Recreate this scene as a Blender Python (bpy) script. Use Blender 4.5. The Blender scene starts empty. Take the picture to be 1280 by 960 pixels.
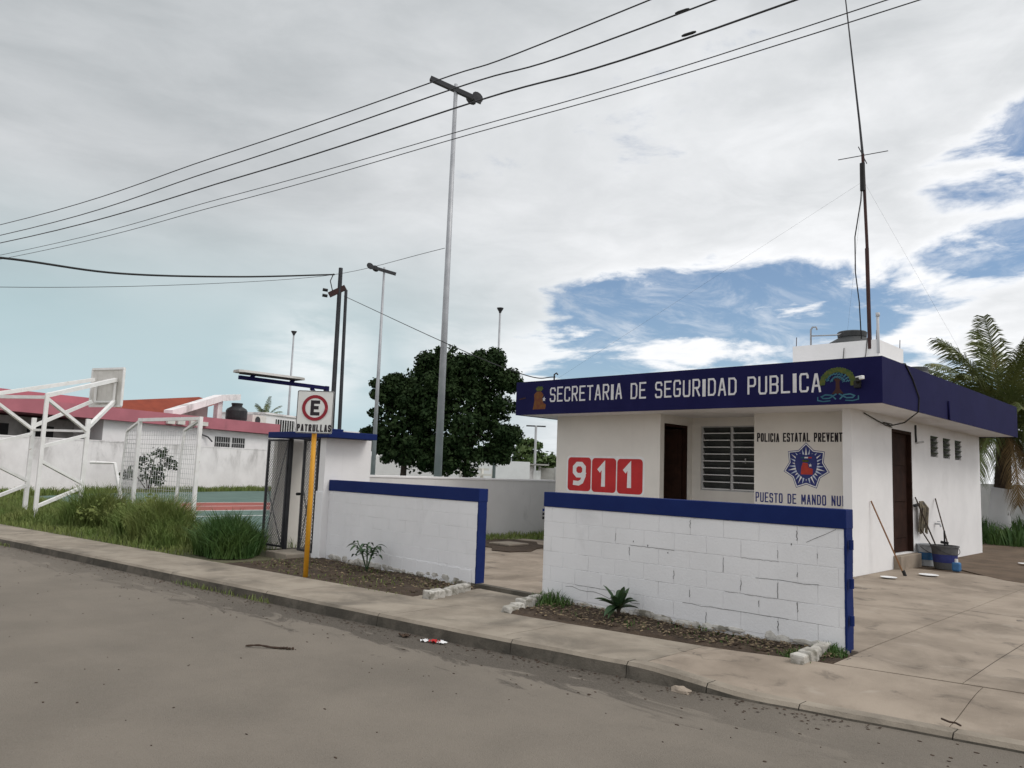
import bpy, bmesh, math, random
import numpy as np
from mathutils import Vector, Matrix
random.seed(7); rng = np.random.default_rng(7)
R = math.radians
scene = bpy.context.scene
C = scene.collection

# ------------------------------------------------------------------ camera
EYE = Vector((0, 0, 1.55))
cam = bpy.data.cameras.new('camera'); cam.sensor_width = 36; cam.lens = 27.14
cam.clip_start = 0.05; cam.clip_end = 5000
co = bpy.data.objects.new('camera', cam); C.objects.link(co)
co.matrix_world = Matrix(((0.72205, 0.05219, 0.68987, EYE.x), (0.69089, -0.10666, -0.71504, EYE.y),
                          (0.03626, 0.99293, -0.11307, EYE.z), (0, 0, 0, 1)))
scene.camera = co
scene.view_settings.view_transform = 'Standard'; scene.view_settings.look = 'None'
scene.view_settings.gamma = 1; scene.view_settings.exposure = 0.0
scene.view_settings.use_curve_mapping = False

# ------------------------------------------------------------------ sky and sun
SUN_AZ, SUN_EL = 25.0, 50.0        # azimuth from +X towards +Y
sd = Vector((math.cos(R(SUN_EL)) * math.cos(R(SUN_AZ)), math.cos(R(SUN_EL)) * math.sin(R(SUN_AZ)), math.sin(R(SUN_EL))))
sl = bpy.data.lights.new('sun', 'SUN'); sl.energy = 1.3; sl.angle = R(24); sl.color = (1, .96, .9)
so = bpy.data.objects.new('sun', sl); C.objects.link(so)
so.rotation_euler = (-sd).to_track_quat('-Z', 'Y').to_euler(); so.location = (0, 0, 60)

world = bpy.data.worlds.new('World'); scene.world = world; world.use_nodes = True
wt = world.node_tree; wt.nodes.clear()
class NT:
    def __init__(s, t): s.t = t
    def n(s, typ, **kw):
        n = s.t.nodes.new(typ)
        for k, v in kw.items(): setattr(n, k, v)
        return n
    def lk(s, a, b): s.t.links.new(a, b)
    def put(s, sock, v):
        if hasattr(v, 'links') or isinstance(v, bpy.types.NodeSocket): s.lk(v, sock)
        else: sock.default_value = v
    def m(s, op, a, b=0.0, c=0.0, clamp=False):
        n = s.n('ShaderNodeMath', operation=op, use_clamp=clamp)
        for i, v in enumerate((a, b, c)): s.put(n.inputs[i], v)
        return n.outputs[0]
    def mix(s, f, a, b, mode='MIX'):
        n = s.n('ShaderNodeMix', data_type='RGBA', blend_type=mode)
        s.put(n.inputs[0], f)
        for i, v in ((6, a), (7, b)):
            if isinstance(v, (tuple, list)) and len(v) == 3: v = (*v, 1)
            s.put(n.inputs[i], v)
        return n.outputs[2]
    def ramp(s, x, lo, hi, a=0.0, b=1.0, smooth=True):
        n = s.n('ShaderNodeMapRange', interpolation_type='SMOOTHSTEP' if smooth else 'LINEAR')
        s.put(n.inputs[0], x)
        for i, v in ((1, lo), (2, hi), (3, a), (4, b)): s.put(n.inputs[i], v)
        return n.outputs[0]
    def noise(s, vec, scale, detail=4, rough=.55, dist=0.0, w=None):
        n = s.n('ShaderNodeTexNoise')
        if vec is not None: s.lk(vec, n.inputs['Vector'])
        n.inputs['Scale'].default_value = scale; n.inputs['Detail'].default_value = detail
        n.inputs['Roughness'].default_value = rough; n.inputs['Distortion'].default_value = dist
        return n.outputs[0]
    def mapv(s, vec, scale=(1, 1, 1), loc=(0, 0, 0), rot=(0, 0, 0)):
        n = s.n('ShaderNodeMapping'); s.lk(vec, n.inputs[0])
        n.inputs['Scale'].default_value = scale; n.inputs['Location'].default_value = loc; n.inputs['Rotation'].default_value = rot
        return n.outputs[0]

w = NT(wt)
tc = w.n('ShaderNodeTexCoord'); D = tc.outputs['Generated']
sep = w.n('ShaderNodeSeparateXYZ'); w.lk(D, sep.inputs[0]); dx, dy, dz = sep.outputs
az = w.m('MULTIPLY', w.m('ARCTAN2', dy, dx), 180 / math.pi)
el = w.m('MULTIPLY', w.m('ARCSINE', dz), 180 / math.pi)
den = w.m('ADD', w.m('MAXIMUM', dz, 0.0), 0.14)
cmb = w.n('ShaderNodeCombineXYZ'); w.lk(w.m('DIVIDE', dx, den), cmb.inputs[0]); w.lk(w.m('DIVIDE', dy, den), cmb.inputs[1])
P = cmb.outputs[0]
sky = w.n('ShaderNodeTexSky', sky_type='NISHITA'); sky.sun_disc = False
sky.sun_elevation = R(SUN_EL); sky.sun_rotation = R(90 - SUN_AZ); sky.air_density = 1.0; sky.dust_density = .6; sky.ozone_density = 2.0
SKYS = 0.115
def blob(a0, e0, ra, re):
    """soft elliptic patch of sky, 1 at its middle, 0 at its rim"""
    u = w.m('DIVIDE', w.m('SUBTRACT', az, a0), ra); v = w.m('DIVIDE', w.m('SUBTRACT', el, e0), re)
    return w.ramp(w.m('SQRT', w.m('ADD', w.m('MULTIPLY', u, u), w.m('MULTIPLY', v, v))), 1.0, 0.1)
Pm = w.mapv(P, scale=(1, 1, 1), loc=(3.1, 1.7, 0), rot=(0, 0, R(20)))
n1 = w.noise(Pm, 1.5, 10, .58, .25)
n2 = w.noise(w.mapv(P, loc=(9, 4, 2)), .7, 4, .45, .2)
n3 = w.noise(w.mapv(P, scale=(1, 1, 1), loc=(1, 8, 5)), 3.4, 9, .6, .4)
gap = w.m('MAXIMUM', w.m('MAXIMUM', blob(118, 12.6, 19, 5.4), blob(96, 20.8, 13, 4.8)), w.m('MAXIMUM', w.m('MULTIPLY', blob(100, 14.6, 9, 3.2), .8), w.m('MAXIMUM', w.m('MULTIPLY', blob(129, 9.2, 9, 3.6), .85), w.m('MULTIPLY', blob(113, 5.5, 30, 6.5), .68))))
cov = w.m('ADD', w.ramp(az, 118, 145, .72, .92), w.m('MULTIPLY', w.m('SUBTRACT', n1, .5), 1.25))
cov = w.m('ADD', cov, w.m('MULTIPLY', w.m('SUBTRACT', n3, .5), .75))
Qc = w.n('ShaderNodeCombineXYZ'); w.lk(w.m('MULTIPLY', az, .085), Qc.inputs[0]); w.lk(w.m('MULTIPLY', el, .27), Qc.inputs[1])
n4 = w.noise(w.mapv(Qc.outputs[0], loc=(2.3, 5.2, 1)), 1.0, 10, .6, .35)
cov = w.m('ADD', cov, w.m('MULTIPLY', gap, -.60))
cov = w.m('ADD', cov, w.m('MULTIPLY', w.m('SUBTRACT', n4, .5), w.m('ADD', .3, w.m('MULTIPLY', gap, 2.0))))
mask = w.ramp(cov, .34, .60)
veil = w.ramp(w.noise(w.mapv(P, scale=(1.6, 1, 1), loc=(4, 2, 7), rot=(0, 0, R(-35))), 2.6, 9, .66, .6), .44, .74, 0, .55)
mask = w.m('MAXIMUM', mask, w.m('MULTIPLY', veil, .85))
sunv = w.n('ShaderNodeVectorMath', operation='DOT_PRODUCT'); w.lk(D, sunv.inputs[0]); sunv.inputs[1].default_value = sd
near = w.ramp(sunv.outputs['Value'], .45, 1.0)
rightside = w.ramp(az, 158, 108)
lowb = w.ramp(el, 14, 5)
edge = w.ramp(cov, .74, .5)
shade = w.m('ADD', w.m('MULTIPLY', w.m('SUBTRACT', n2, .5), 1.3), w.m('MULTIPLY', w.m('SUBTRACT', n3, .5), w.m('ADD', .25, w.m('MULTIPLY', rightside, .6))))
shade = w.m('ADD', shade, w.m('MULTIPLY', near, .5))
shade = w.m('ADD', w.m('ADD', shade, w.m('MULTIPLY', w.m('SUBTRACT', n4, .5), .5)), w.m('MULTIPLY', rightside, .5))
shade = w.m('ADD', shade, w.m('MULTIPLY', w.m('MULTIPLY', lowb, rightside), .35))
shade = w.m('ADD', shade, w.m('MULTIPLY', w.m('MULTIPLY', edge, rightside), .3))
ccol = w.mix(w.ramp(shade, -.2, .75, smooth=False), (.44, .47, .49), (1.0, 1.01, 1.03))
teal = w.m('MULTIPLY', w.ramp(az, 124, 150), w.ramp(el, 20, 8))
puff = w.m('MULTIPLY', w.m('MAXIMUM', blob(148.5, 7.5, 7, 6), w.m('MULTIPLY', blob(137, 9, 8, 6), .9)), w.ramp(n4, .36, .62))
tcol = w.mix(w.ramp(el, 2, 16), (.47, .66, .72), (.43, .55, .58))
tcol = w.mix(w.m('MULTIPLY', w.ramp(n2, .35, .65), .4), tcol, (.56, .67, .70))
ccol = w.mix(w.m('MULTIPLY', teal, .9), ccol, w.mix(puff, tcol, (.88, .93, .95)))
skyc = w.mix(1.0, sky.outputs[0], (SKYS, SKYS, SKYS), 'MULTIPLY')
final = w.mix(mask, skyc, ccol)
bg = w.n('ShaderNodeBackground'); w.lk(final, bg.inputs[0]); bg.inputs[1].default_value = 1.0
wo = w.n('ShaderNodeOutputWorld'); w.lk(bg.outputs[0], wo.inputs[0])

# ------------------------------------------------------------------ materials
MATS = {}
def mat(name, c1, c2=None, scale=3.0, rough=.8, bump=0.0, bscale=60.0, metal=0.0, stain=None, streak=None, spec=.3, extra=None, trans=0.0):
    """plain procedural material in world coordinates: two tones, relief, optional stains (colour, scale, lo, hi, strength) and vertical streaks"""
    if name in MATS: return MATS[name]
    m_ = bpy.data.materials.new(name); m_.use_nodes = True; t = m_.node_tree; t.nodes.clear(); k = NT(t)
    out = k.n('ShaderNodeOutputMaterial'); b = k.n('ShaderNodeBsdfPrincipled'); k.lk(b.outputs[0], out.inputs[0])
    geo = k.n('ShaderNodeNewGeometry'); pos = geo.outputs['Position']
    if c2 is None: c2 = tuple(x * .82 for x in c1)
    col = k.mix(k.ramp(k.noise(pos, scale, 6, .6), .32, .68), c1, c2)
    if stain:
        for sc_, s, lo, hi, st in (stain if isinstance(stain, list) else [stain]):
            col = k.mix(k.m('MULTIPLY', k.ramp(k.noise(pos, s, 7, .62, .6), lo, hi), st), col, sc_)
    if streak:
        sc_, sx, sz, lo, hi, st = streak
        col = k.mix(k.m('MULTIPLY', k.ramp(k.noise(k.mapv(pos, scale=(sx, sx, sz)), 1, 6, .6), lo, hi), st), col, sc_)
    if extra: col = extra(k, pos, col)
    k.lk(col, b.inputs['Base Color']) if isinstance(col, bpy.types.NodeSocket) else None
    b.inputs['Roughness'].default_value = rough; b.inputs['Metallic'].default_value = metal
    b.inputs['Specular IOR Level'].default_value = spec
    if trans: b.inputs['Transmission Weight'].default_value = trans
    if bump:
        bn = k.n('ShaderNodeBump'); bn.inputs['Strength'].default_value = 1.0; bn.inputs['Distance'].default_value = bump
        k.lk(k.noise(pos, bscale, 5, .6), bn.inputs['Height']); k.lk(bn.outputs[0], b.inputs['Normal'])
    MATS[name] = m_
    return m_

def kerb_y(x):
    pts = [(-200, -18), (-60, -.9), (-17.3, 4.08), (-8, 5.16), (-5.57, 5.45), (-3.6, 5.75), (-2.6, 5.95), (-1.2, 6.22), (3, 6.95), (40, 12.5)]
    for (a, b), (c, d) in zip(pts, pts[1:]):
        if x <= c: return b + (d - b) * (x - a) / (c - a)
    return pts[-1][1]

def road_extra(k, pos, col):
    s = k.n('ShaderNodeSeparateXYZ'); k.lk(pos, s.inputs[0])
    d = k.m('SUBTRACT', k.m('SUBTRACT', s.outputs[1], 5.45), k.m('MULTIPLY', k.m('ADD', s.outputs[0], 5.57), .118))
    big = k.noise(k.mapv(pos, scale=(1.1, 3.4, 1), rot=(0, 0, R(-6.7))), 1.0, 10, .7, .9)
    reach = k.m('MULTIPLY', k.ramp(s.outputs[0], -13, -7, .45, 1.0), k.ramp(s.outputs[0], -2.2, -4.2, .3, 1.0))
    dirt = k.m('MULTIPLY', k.m('MULTIPLY', k.ramp(k.m('ADD', d, k.m('MULTIPLY', k.m('SUBTRACT', big, .5), 2.6)), -.72, -.48), .85), reach)
    col = k.mix(dirt, col, (.062, .052, .042))
    pat = k.ramp(k.noise(k.mapv(pos, scale=(.25, .9, 1), rot=(0, 0, R(-6.7))), 1.0, 5, .6), .4, .7)
    col = k.mix(k.m('MULTIPLY', pat, .22), col, (.125, .109, .092))
    fine = k.ramp(k.noise(pos, 85, 3, .75), .36, .64)
    col = k.mix(k.m('MULTIPLY', fine, .3), col, (.235, .21, .178))
    sp = k.ramp(k.noise(pos, 55, 3, .7), .64, .74)
    col = k.mix(k.m('MULTIPLY', sp, .5), col, (.08, .07, .06))
    sp2 = k.ramp(k.noise(pos, 5, 4, .8), .70, .76)
    return k.mix(k.m('MULTIPLY', sp2, .55), col, (.085, .072, .06))
M = {}
M['road'] = mat('road', (.215, .186, .152), (.168, .146, .119), .8, .92, .009, 110, extra=road_extra)
def crack_extra(k, pos, col):
    v = k.n('ShaderNodeTexVoronoi', feature='DISTANCE_TO_EDGE'); v.inputs['Scale'].default_value = .55
    dv = k.n('ShaderNodeVectorMath', operation='ADD')
    nn = k.n('ShaderNodeTexNoise'); nn.inputs['Scale'].default_value = 3; nn.inputs['Detail'].default_value = 6; k.lk(pos, nn.inputs[0])
    k.lk(pos, dv.inputs[0]); k.lk(nn.outputs['Color'], dv.inputs[1]); k.lk(dv.outputs[0], v.inputs['Vector'])
    c = k.m('MULTIPLY', k.ramp(v.outputs['Distance'], .012, .003), k.ramp(k.noise(pos, .5, 2), .56, .64))
    return k.mix(k.m('MULTIPLY', c, .75), col, (.05, .045, .04))
M['concrete'] = mat('concrete', (.355, .295, .235), (.265, .218, .172), 1.3, .9, .004, 90, stain=[((.16, .13, .10), .8, .46, .68, .65), ((.42, .37, .31), 2.3, .56, .75, .5), ((.11, .092, .074), 2.6, .56, .72, .65)], extra=crack_extra)
M['concrete_old'] = mat('concrete_old', (.34, .295, .238), (.24, .205, .163), 1.7, .92, .006, 70, stain=[((.12, .105, .085), 1.1, .46, .7, .7), ((.4, .36, .3), 3, .58, .75, .4)], extra=crack_extra)
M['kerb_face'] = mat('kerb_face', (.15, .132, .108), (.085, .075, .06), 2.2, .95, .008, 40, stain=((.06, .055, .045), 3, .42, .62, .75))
M['soil'] = mat('soil', (.085, .06, .042), (.05, .036, .026), 5, .98, .02, 45, stain=((.13, .1, .07), 7, .55, .7, .6))
M['dirt'] = mat('dirt', (.16, .115, .08), (.1, .072, .05), 1.5, .98, .012, 40)
M['ground'] = mat('ground', (.13, .12, .075), (.07, .085, .035), .6, .98, .02, 20)
M['court'] = mat('court', (.115, .18, .155), (.085, .14, .12), .9, .8, stain=((.13, .2, .17), 3, .55, .7, .5))
M['court_red'] = mat('court_red', (.34, .09, .07), (.26, .075, .06), 1.3, .8)
M['line'] = mat('line', (.72, .72, .7), (.55, .55, .53), 4, .8)
def wallpaint(name, c, st=.45, bump=.003):
    return mat(name, c, tuple(x * .93 for x in c), 1.2, .75, bump, 55, stain=[(tuple(x * .62 for x in c), 1.6, .55, .8, st)], streak=(tuple(x * .6 for x in c), 7, .5, .58, .8, st * .6))
M['white_wall'] = wallpaint('white_wall', (.80, .79, .79), .22)
M['fence_white'] = wallpaint('fence_white', (.78, .78, .79), .34, .004)
M['mortar'] = mat('mortar', (.77, .77, .78), (.70, .70, .71), 3.5, .9, .003, 40, stain=((.16, .155, .15), 1.7, .52, .66, .6))
M['cream'] = wallpaint('cream', (.74, .71, .66), .2)
M['rear_wall'] = wallpaint('rear_wall', (.66, .65, .64), .8)
def grime_extra(k, pos, col):
    z_ = k.n('ShaderNodeSeparateXYZ'); k.lk(pos, z_.inputs[0])
    n_ = k.ramp(k.noise(k.mapv(pos, scale=(.9, .9, .42)), 1.0, 8, .68, .4), .46, .68)
    col = k.mix(k.m('MULTIPLY', k.m('MULTIPLY', n_, k.ramp(z_.outputs[2], .7, 2.1, .12, 1.0)), .62), col, (.26, .24, .23))
    return col
M['old_wall'] = mat('old_wall', (.86, .83, .83), (.76, .73, .73), 1.0, .9, .006, 25, extra=grime_extra)
M['far_wall'] = mat('far_wall', (.5, .49, .47), (.33, .32, .3), .8, .9, stain=((.16, .16, .14), .7, .5, .7, .7))
M['navy'] = mat('navy', (.0085, .0085, .052), (.011, .011, .06), 2, .8, .002, 40, stain=((.022, .023, .075), 2.3, .6, .8, .3), spec=.12)
M['band_blue'] = mat('band_blue', (.006, .017, .098), (.008, .021, .11), 3, .7, .002, 60, stain=((.02, .032, .11), 4, .6, .75, .4), spec=.15)
M['letter_white'] = mat('letter_white', (.66, .65, .66), (.56, .55, .56), 12, .8)
M['white'] = mat('white', (.8, .8, .8), (.72, .72, .71), 6, .7)
M['red'] = mat('red', (.52, .028, .03), (.45, .022, .026), 3, .6)
M['black'] = mat('black', (.012, .012, .012), (.02, .02, .02), 6, .6)
M['letter_black'] = mat('letter_black', (.022, .018, .022), (.03, .024, .03), 8, .7)
M['letter_blue'] = mat('letter_blue', (.028, .035, .16), (.04, .05, .18), 8, .7)
M['plastic_black'] = mat('plastic_black', (.018, .02, .022), (.03, .032, .034), 3, .5)
M['brown_wood'] = mat('brown_wood', (.036, .017, .012), (.022, .011, .008), 4, .8, spec=.1, streak=((.02, .01, .008), 25, 1, .5, .7, .7))
M['steel_white'] = mat('steel_white', (.86, .85, .84), (.76, .75, .73), 5, .5, stain=((.26, .13, .07), 9, .66, .74, .7))
M['galv'] = mat('galv', (.42, .43, .45), (.33, .34, .36), 2, .5, metal=.3)
M['galv_light'] = mat('galv_light', (.52, .53, .55), (.44, .45, .47), 2, .55)
M['dark_metal'] = mat('dark_metal', (.035, .036, .04), (.05, .05, .055), 4, .6)
M['dark_pole'] = mat('dark_pole', (.045, .048, .055), (.03, .033, .038), 2, .7)
M['mesh_wire'] = mat('mesh_wire', (.14, .14, .145), (.1, .1, .1), 8, .6)
M['net'] = mat('net', (.62, .62, .62), (.5, .5, .5), 8, .8)
M['yellow'] = mat('yellow', (.62, .30, .02), (.55, .25, .015), 5, .5, stain=((.25, .12, .03), 7, .62, .72, .5))
M['sign_white'] = mat('sign_white', (.74, .74, .72), (.68, .68, .66), 6, .5)
M['sign_red'] = mat('sign_red', (.28, .018, .03), (.24, .015, .026), 6, .5)
M['glass_dark'] = mat('glass_dark', (.06, .065, .062), (.04, .043, .042), 3, .25, spec=.5)
M['frame_grey'] = mat('frame_grey', (.5, .5, .5), (.4, .4, .4), 6, .5)
M['tank_grey'] = mat('tank_grey', (.045, .048, .05), (.06, .062, .064), 3, .6)
M['rust_pole'] = mat('rust_pole', (.06, .025, .022), (.04, .02, .02), 4, .7)
M['pink'] = mat('pink', (.47, .165, .2), (.4, .14, .17), .8, .85, stain=((.3, .12, .14), 1.2, .58, .75, .5))
M['roof_red'] = mat('roof_red', (.27, .055, .028), (.21, .042, .022), 1.5, .8)
M['leaf_dark'] = mat('leaf_dark', (.013, .028, .009), (.028, .048, .016), 1.4, .7, spec=.1)
M['leaf_mid'] = mat('leaf_mid', (.06, .11, .03), (.1, .14, .045), 1.6, .6)
M['leaf_plant'] = mat('leaf_plant', (.03, .065, .03), (.045, .08, .03), 12, .45)
M['grass'] = mat('grass', (.115, .175, .04), (.185, .21, .062), 1.1, .7, stain=((.22, .2, .09), 4, .62, .75, .5))
M['grass_dark'] = mat('grass_dark', (.04, .095, .022), (.075, .13, .03), 2, .6)
M['palm_leaf'] = mat('palm_leaf', (.13, .145, .045), (.08, .105, .03), 1.5, .5, stain=((.26, .19, .06), 1.3, .58, .7, .6))
M['palm_dry'] = mat('palm_dry', (.22, .14, .06), (.15, .1, .045), 2, .8)
M['bark'] = mat('bark', (.075, .055, .042), (.045, .033, .026), 6, .95, .015, 25)
M['bucket_white'] = mat('bucket_white', (.5, .52, .54), (.4, .42, .44), 8, .5)
M['bucket_grey'] = mat('bucket_grey', (.12, .12, .12), (.09, .09, .09), 8, .6)
M['sky_blue'] = mat('sky_blue', (.05, .16, .34), (.04, .13, .28), 8, .5)
M['stick'] = mat('stick', (.25, .13, .06), (.2, .1, .05), 8, .7)
M['mop'] = mat('mop', (.26, .22, .15), (.14, .125, .11), 20, .95)
M['stone_white'] = mat('stone_white', (.56, .54, .5), (.36, .34, .3), 6, .9, .01, 30, stain=((.14, .13, .1), 7, .5, .65, .8))
M['paper'] = mat('paper', (.8, .8, .8), (.75, .75, .75), 8, .8)
M['dry'] = mat('dry', (.045, .03, .022), (.07, .045, .03), 12, .9)
M['emb_green'] = mat('emb_green', (.035, .07, .02), (.10, .105, .02), 14, .8)
M['emb_teal'] = mat('emb_teal', (.025, .1, .14), (.05, .15, .2), 8, .8)
M['emb_brown'] = mat('emb_brown', (.05, .018, .014), (.03, .014, .012), 8, .8)
M['emb_orange'] = mat('emb_orange', (.13, .035, .02), (.16, .07, .015), 14, .8)
M['emb_red'] = mat('emb_red', (.5, .06, .04), (.4, .05, .04), 14, .8)
M['emb_pale'] = mat('emb_pale', (.55, .62, .75), (.5, .58, .7), 10, .8)
M['ac_white'] = mat('ac_white', (.7, .68, .64), (.6, .58, .54), 3, .6)

# ------------------------------------------------------------------ mesh helpers
OFF = {}
def V3(p): return np.array(p, float)
class MB:
    def __init__(s): s.v = []; s.f = []
    def add(s, vs, fs):
        o = len(s.v); s.v += [tuple(map(float, p)) for p in vs]; s.f += [tuple(i + o for i in f) for f in fs]; return s
    def box(s, x0, x1, y0, y1, z0, z1):
        return s.add([(x0, y0, z0), (x1, y0, z0), (x1, y1, z0), (x0, y1, z0), (x0, y0, z1), (x1, y0, z1), (x1, y1, z1), (x0, y1, z1)],
                     [(0, 3, 2, 1), (4, 5, 6, 7), (0, 1, 5, 4), (1, 2, 6, 5), (2, 3, 7, 6), (3, 0, 4, 7)])
    def bar(s, a, b, wd, ht=None, up=(0, 0, 1)):
        """square bar from a to b"""
        ht = ht or wd; a, b = V3(a), V3(b); d = b - a; d /= np.linalg.norm(d); up = V3(up)
        if abs(d @ up) > .98: up = V3((1, 0, 0))
        x = np.cross(d, up); x /= np.linalg.norm(x); y = np.cross(x, d)
        vs = [p + x * sx * wd / 2 + y * sy * ht / 2 for p in (a, b) for sx, sy in ((-1, -1), (1, -1), (1, 1), (-1, 1))]
        return s.add(vs, [(0, 1, 2, 3), (7, 6, 5, 4), (0, 4, 5, 1), (1, 5, 6, 2), (2, 6, 7, 3), (3, 7, 4, 0)])
    def tube(s, pts, r, n=8, cap=True):
        pts = [V3(p) for p in pts]; rs = r if isinstance(r, (list, tuple)) else [r] * len(pts)
        o = []; prev = None
        for i, p in enumerate(pts):
            d = pts[min(i + 1, len(pts) - 1)] - pts[max(i - 1, 0)]; d /= np.linalg.norm(d)
            if prev is None:
                u = V3((0, 0, 1)) if abs(d[2]) < .9 else V3((1, 0, 0))
                x = np.cross(d, u)
            else: x = prev - d * (prev @ d)
            x /= np.linalg.norm(x); prev = x; y = np.cross(d, x)
            for k in range(n):
                a = 2 * math.pi * k / n; o.append(p + rs[i] * (x * math.cos(a) + y * math.sin(a)))
        f = [(i * n + k, i * n + (k + 1) % n, (i + 1) * n + (k + 1) % n, (i + 1) * n + k) for i in range(len(pts) - 1) for k in range(n)]
        if cap: f += [tuple(range(n - 1, -1, -1)), tuple((len(pts) - 1) * n + k for k in range(n))]
        return s.add(o, f)
    def lathe(s, c, prof, n=20):
        o = [(c[0] + r * math.cos(2 * math.pi * k / n), c[1] + r * math.sin(2 * math.pi * k / n), c[2] + z) for r, z in prof for k in range(n)]
        f = [(i * n + k, i * n + (k + 1) % n, (i + 1) * n + (k + 1) % n, (i + 1) * n + k) for i in range(len(prof) - 1) for k in range(n)]
        f += [tuple(range(n - 1, -1, -1)), tuple((len(prof) - 1) * n + k for k in range(n))]
        return s.add(o, f)
    def slab(s, poly, z0, z1):
        n = len(poly)
        return s.add([(x, y, z0) for x, y in poly] + [(x, y, z1) for x, y in poly],
                     [tuple(range(n - 1, -1, -1)), tuple(range(n, 2 * n))] + [(i, (i + 1) % n, n + (i + 1) % n, n + i) for i in range(n)])
    def plate(s, poly, depth, o=(0, 0, 0), ux=(1, 0, 0), uz=(0, 0, 1)):
        """outline in a wall plane, standing `depth` proud of it (normal = ux x uz)"""
        o, ux, uz = V3(o), V3(ux), V3(uz); nn = np.cross(ux, uz); n = len(poly)
        vs = [o + ux * a + uz * b for a, b in poly] + [o + ux * a + uz * b + nn * depth for a, b in poly]
        return s.add(vs, [tuple(range(n - 1, -1, -1)), tuple(range(n, 2 * n))] + [(i, (i + 1) % n, n + (i + 1) % n, n + i) for i in range(n)])
    def ribbon(s, pts, th, depth, o=(0, 0, 0), ux=(1, 0, 0), uz=(0, 0, 1), closed=False, d0=0.0):
        """painted stroke along a polyline in a wall plane"""
        p = [V3(q) for q in pts]; n = len(p); L = []; Rr = []
        for i in range(n):
            a = p[i - 1] if (i > 0 or closed) else None; b = p[(i + 1) % n] if (i < n - 1 or closed) else None
            d1 = (p[i] - a) if a is not None else (b - p[i]); d2 = (b - p[i]) if b is not None else d1
            d1 = d1 / np.linalg.norm(d1); d2 = d2 / np.linalg.norm(d2)
            t = d1 + d2; t /= max(np.linalg.norm(t), 1e-6); nr = V3((-t[1], t[0])); c = max(abs(nr @ V3((-d1[1], d1[0]))), .45)
            L.append(p[i] + nr * th / 2 / c); Rr.append(p[i] - nr * th / 2 / c)
        o, ux, uz = V3(o), V3(ux), V3(uz); nn = np.cross(ux, uz)
        vs = [o + ux * q[0] + uz * q[1] + nn * (dd + .00025 * (i_ % n)) for dd in (d0, d0 + depth) for i_, q in enumerate(L + Rr)]
        f = []; m = 2 * n
        for i in range(n if closed else n - 1):
            j = (i + 1) % n
            f += [(m + i, m + n + i, m + n + j, m + j), (i, j, m + j, m + i), (n + j, n + i, m + n + i, m + n + j)]
        if not closed: f += [(0, m, m + n, n), (n - 1, 2 * n - 1, m + 2 * n - 1, m + n - 1)]
        return s.add(vs, f)
    def mesh(s, name, m_, off=(0, 0, 0), smooth=False, fix=True):
        me = bpy.data.meshes.new(name)
        me.from_pydata([(x - off[0], y - off[1], z - off[2]) for x, y, z in s.v], [], s.f); me.update()
        if fix:
            bm = bmesh.new(); bm.from_mesh(me); bmesh.ops.recalc_face_normals(bm, faces=bm.faces); bm.to_mesh(me); bm.free()
        if m_: me.materials.append(M[m_] if isinstance(m_, str) else m_)
        if smooth:
            for p in me.polygons: p.use_smooth = True
        return me
    def build(s, name, m_, parent=None, smooth=False, bevel=0.0, origin=None, fix=True, seg=2):
        off = OFF[parent] if parent is not None else (origin or (0, 0, 0))
        me = s.mesh(name, m_, off, smooth, fix)
        if bevel:
            bm = bmesh.new(); bm.from_mesh(me)
            bmesh.ops.bevel(bm, geom=list(bm.edges), offset=bevel, segments=seg, affect='EDGES', profile=.5); bm.to_mesh(me); bm.free()
        o = bpy.data.objects.new(name, me); C.objects.link(o)
        if parent is not None: o.parent = parent
        else: o.location = off
        OFF[o] = off
        return o
def tag(o, label, cat, group=None):
    o['label'] = label; o['category'] = cat
    if group: o['group'] = group
    return o
def thing(name, label, cat, loc, group=None):
    o = bpy.data.objects.new(name, None); C.objects.link(o); o.location = loc; o.empty_display_size = .2
    OFF[o] = tuple(loc); return tag(o, label, cat, group)
def struct(o): o['kind'] = 'structure'; return o
def stuff(o): o['kind'] = 'stuff'; return o
def box(x0, x1, y0, y1, z0, z1): return MB().box(x0, x1, y0, y1, z0, z1)
def ss(x, a, b):
    t = min(1, max(0, (x - a) / (b - a))); return t * t * (3 - 2 * t)

# ------------------------------------------------------------------ ground, road, pavements
ROAD_Z = -.17
struct(MB().add([(-1500, -1500, -.3), (1500, -1500, -.3), (1500, 1500, -.3), (-1500, 1500, -.3)], [(0, 1, 2, 3)]).build('ground', 'ground', fix=False))
xs = [-200, -60, -40, -30, -20, -17.3, -12, -8, -5.57, -3.6, -2.6, -1.2, 3, 40]
rd = MB()
rv = [(x, kerb_y(x) + .2, ROAD_Z) for x in xs] + [(x, kerb_y(x) - 11, ROAD_Z) for x in xs]
rd.add(rv, [(i + len(xs), i + 1 + len(xs), i + 1, i) for i in range(len(xs) - 1)])
struct(rd.build('road', 'road', fix=False))
# raised land behind the pavement
yb = lambda x: kerb_y(x) + 1.12
lx = [-200, -60, -30, -17.3, -12, -8, -5.57, -3.6, -2.6, -1.2, 3, 40]
land = MB().slab([(x, yb(x) - .3) for x in lx] + [(40, 200), (-200, 200)], -.29, -.075)
struct(land.build('verge_land', 'ground'))

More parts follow.
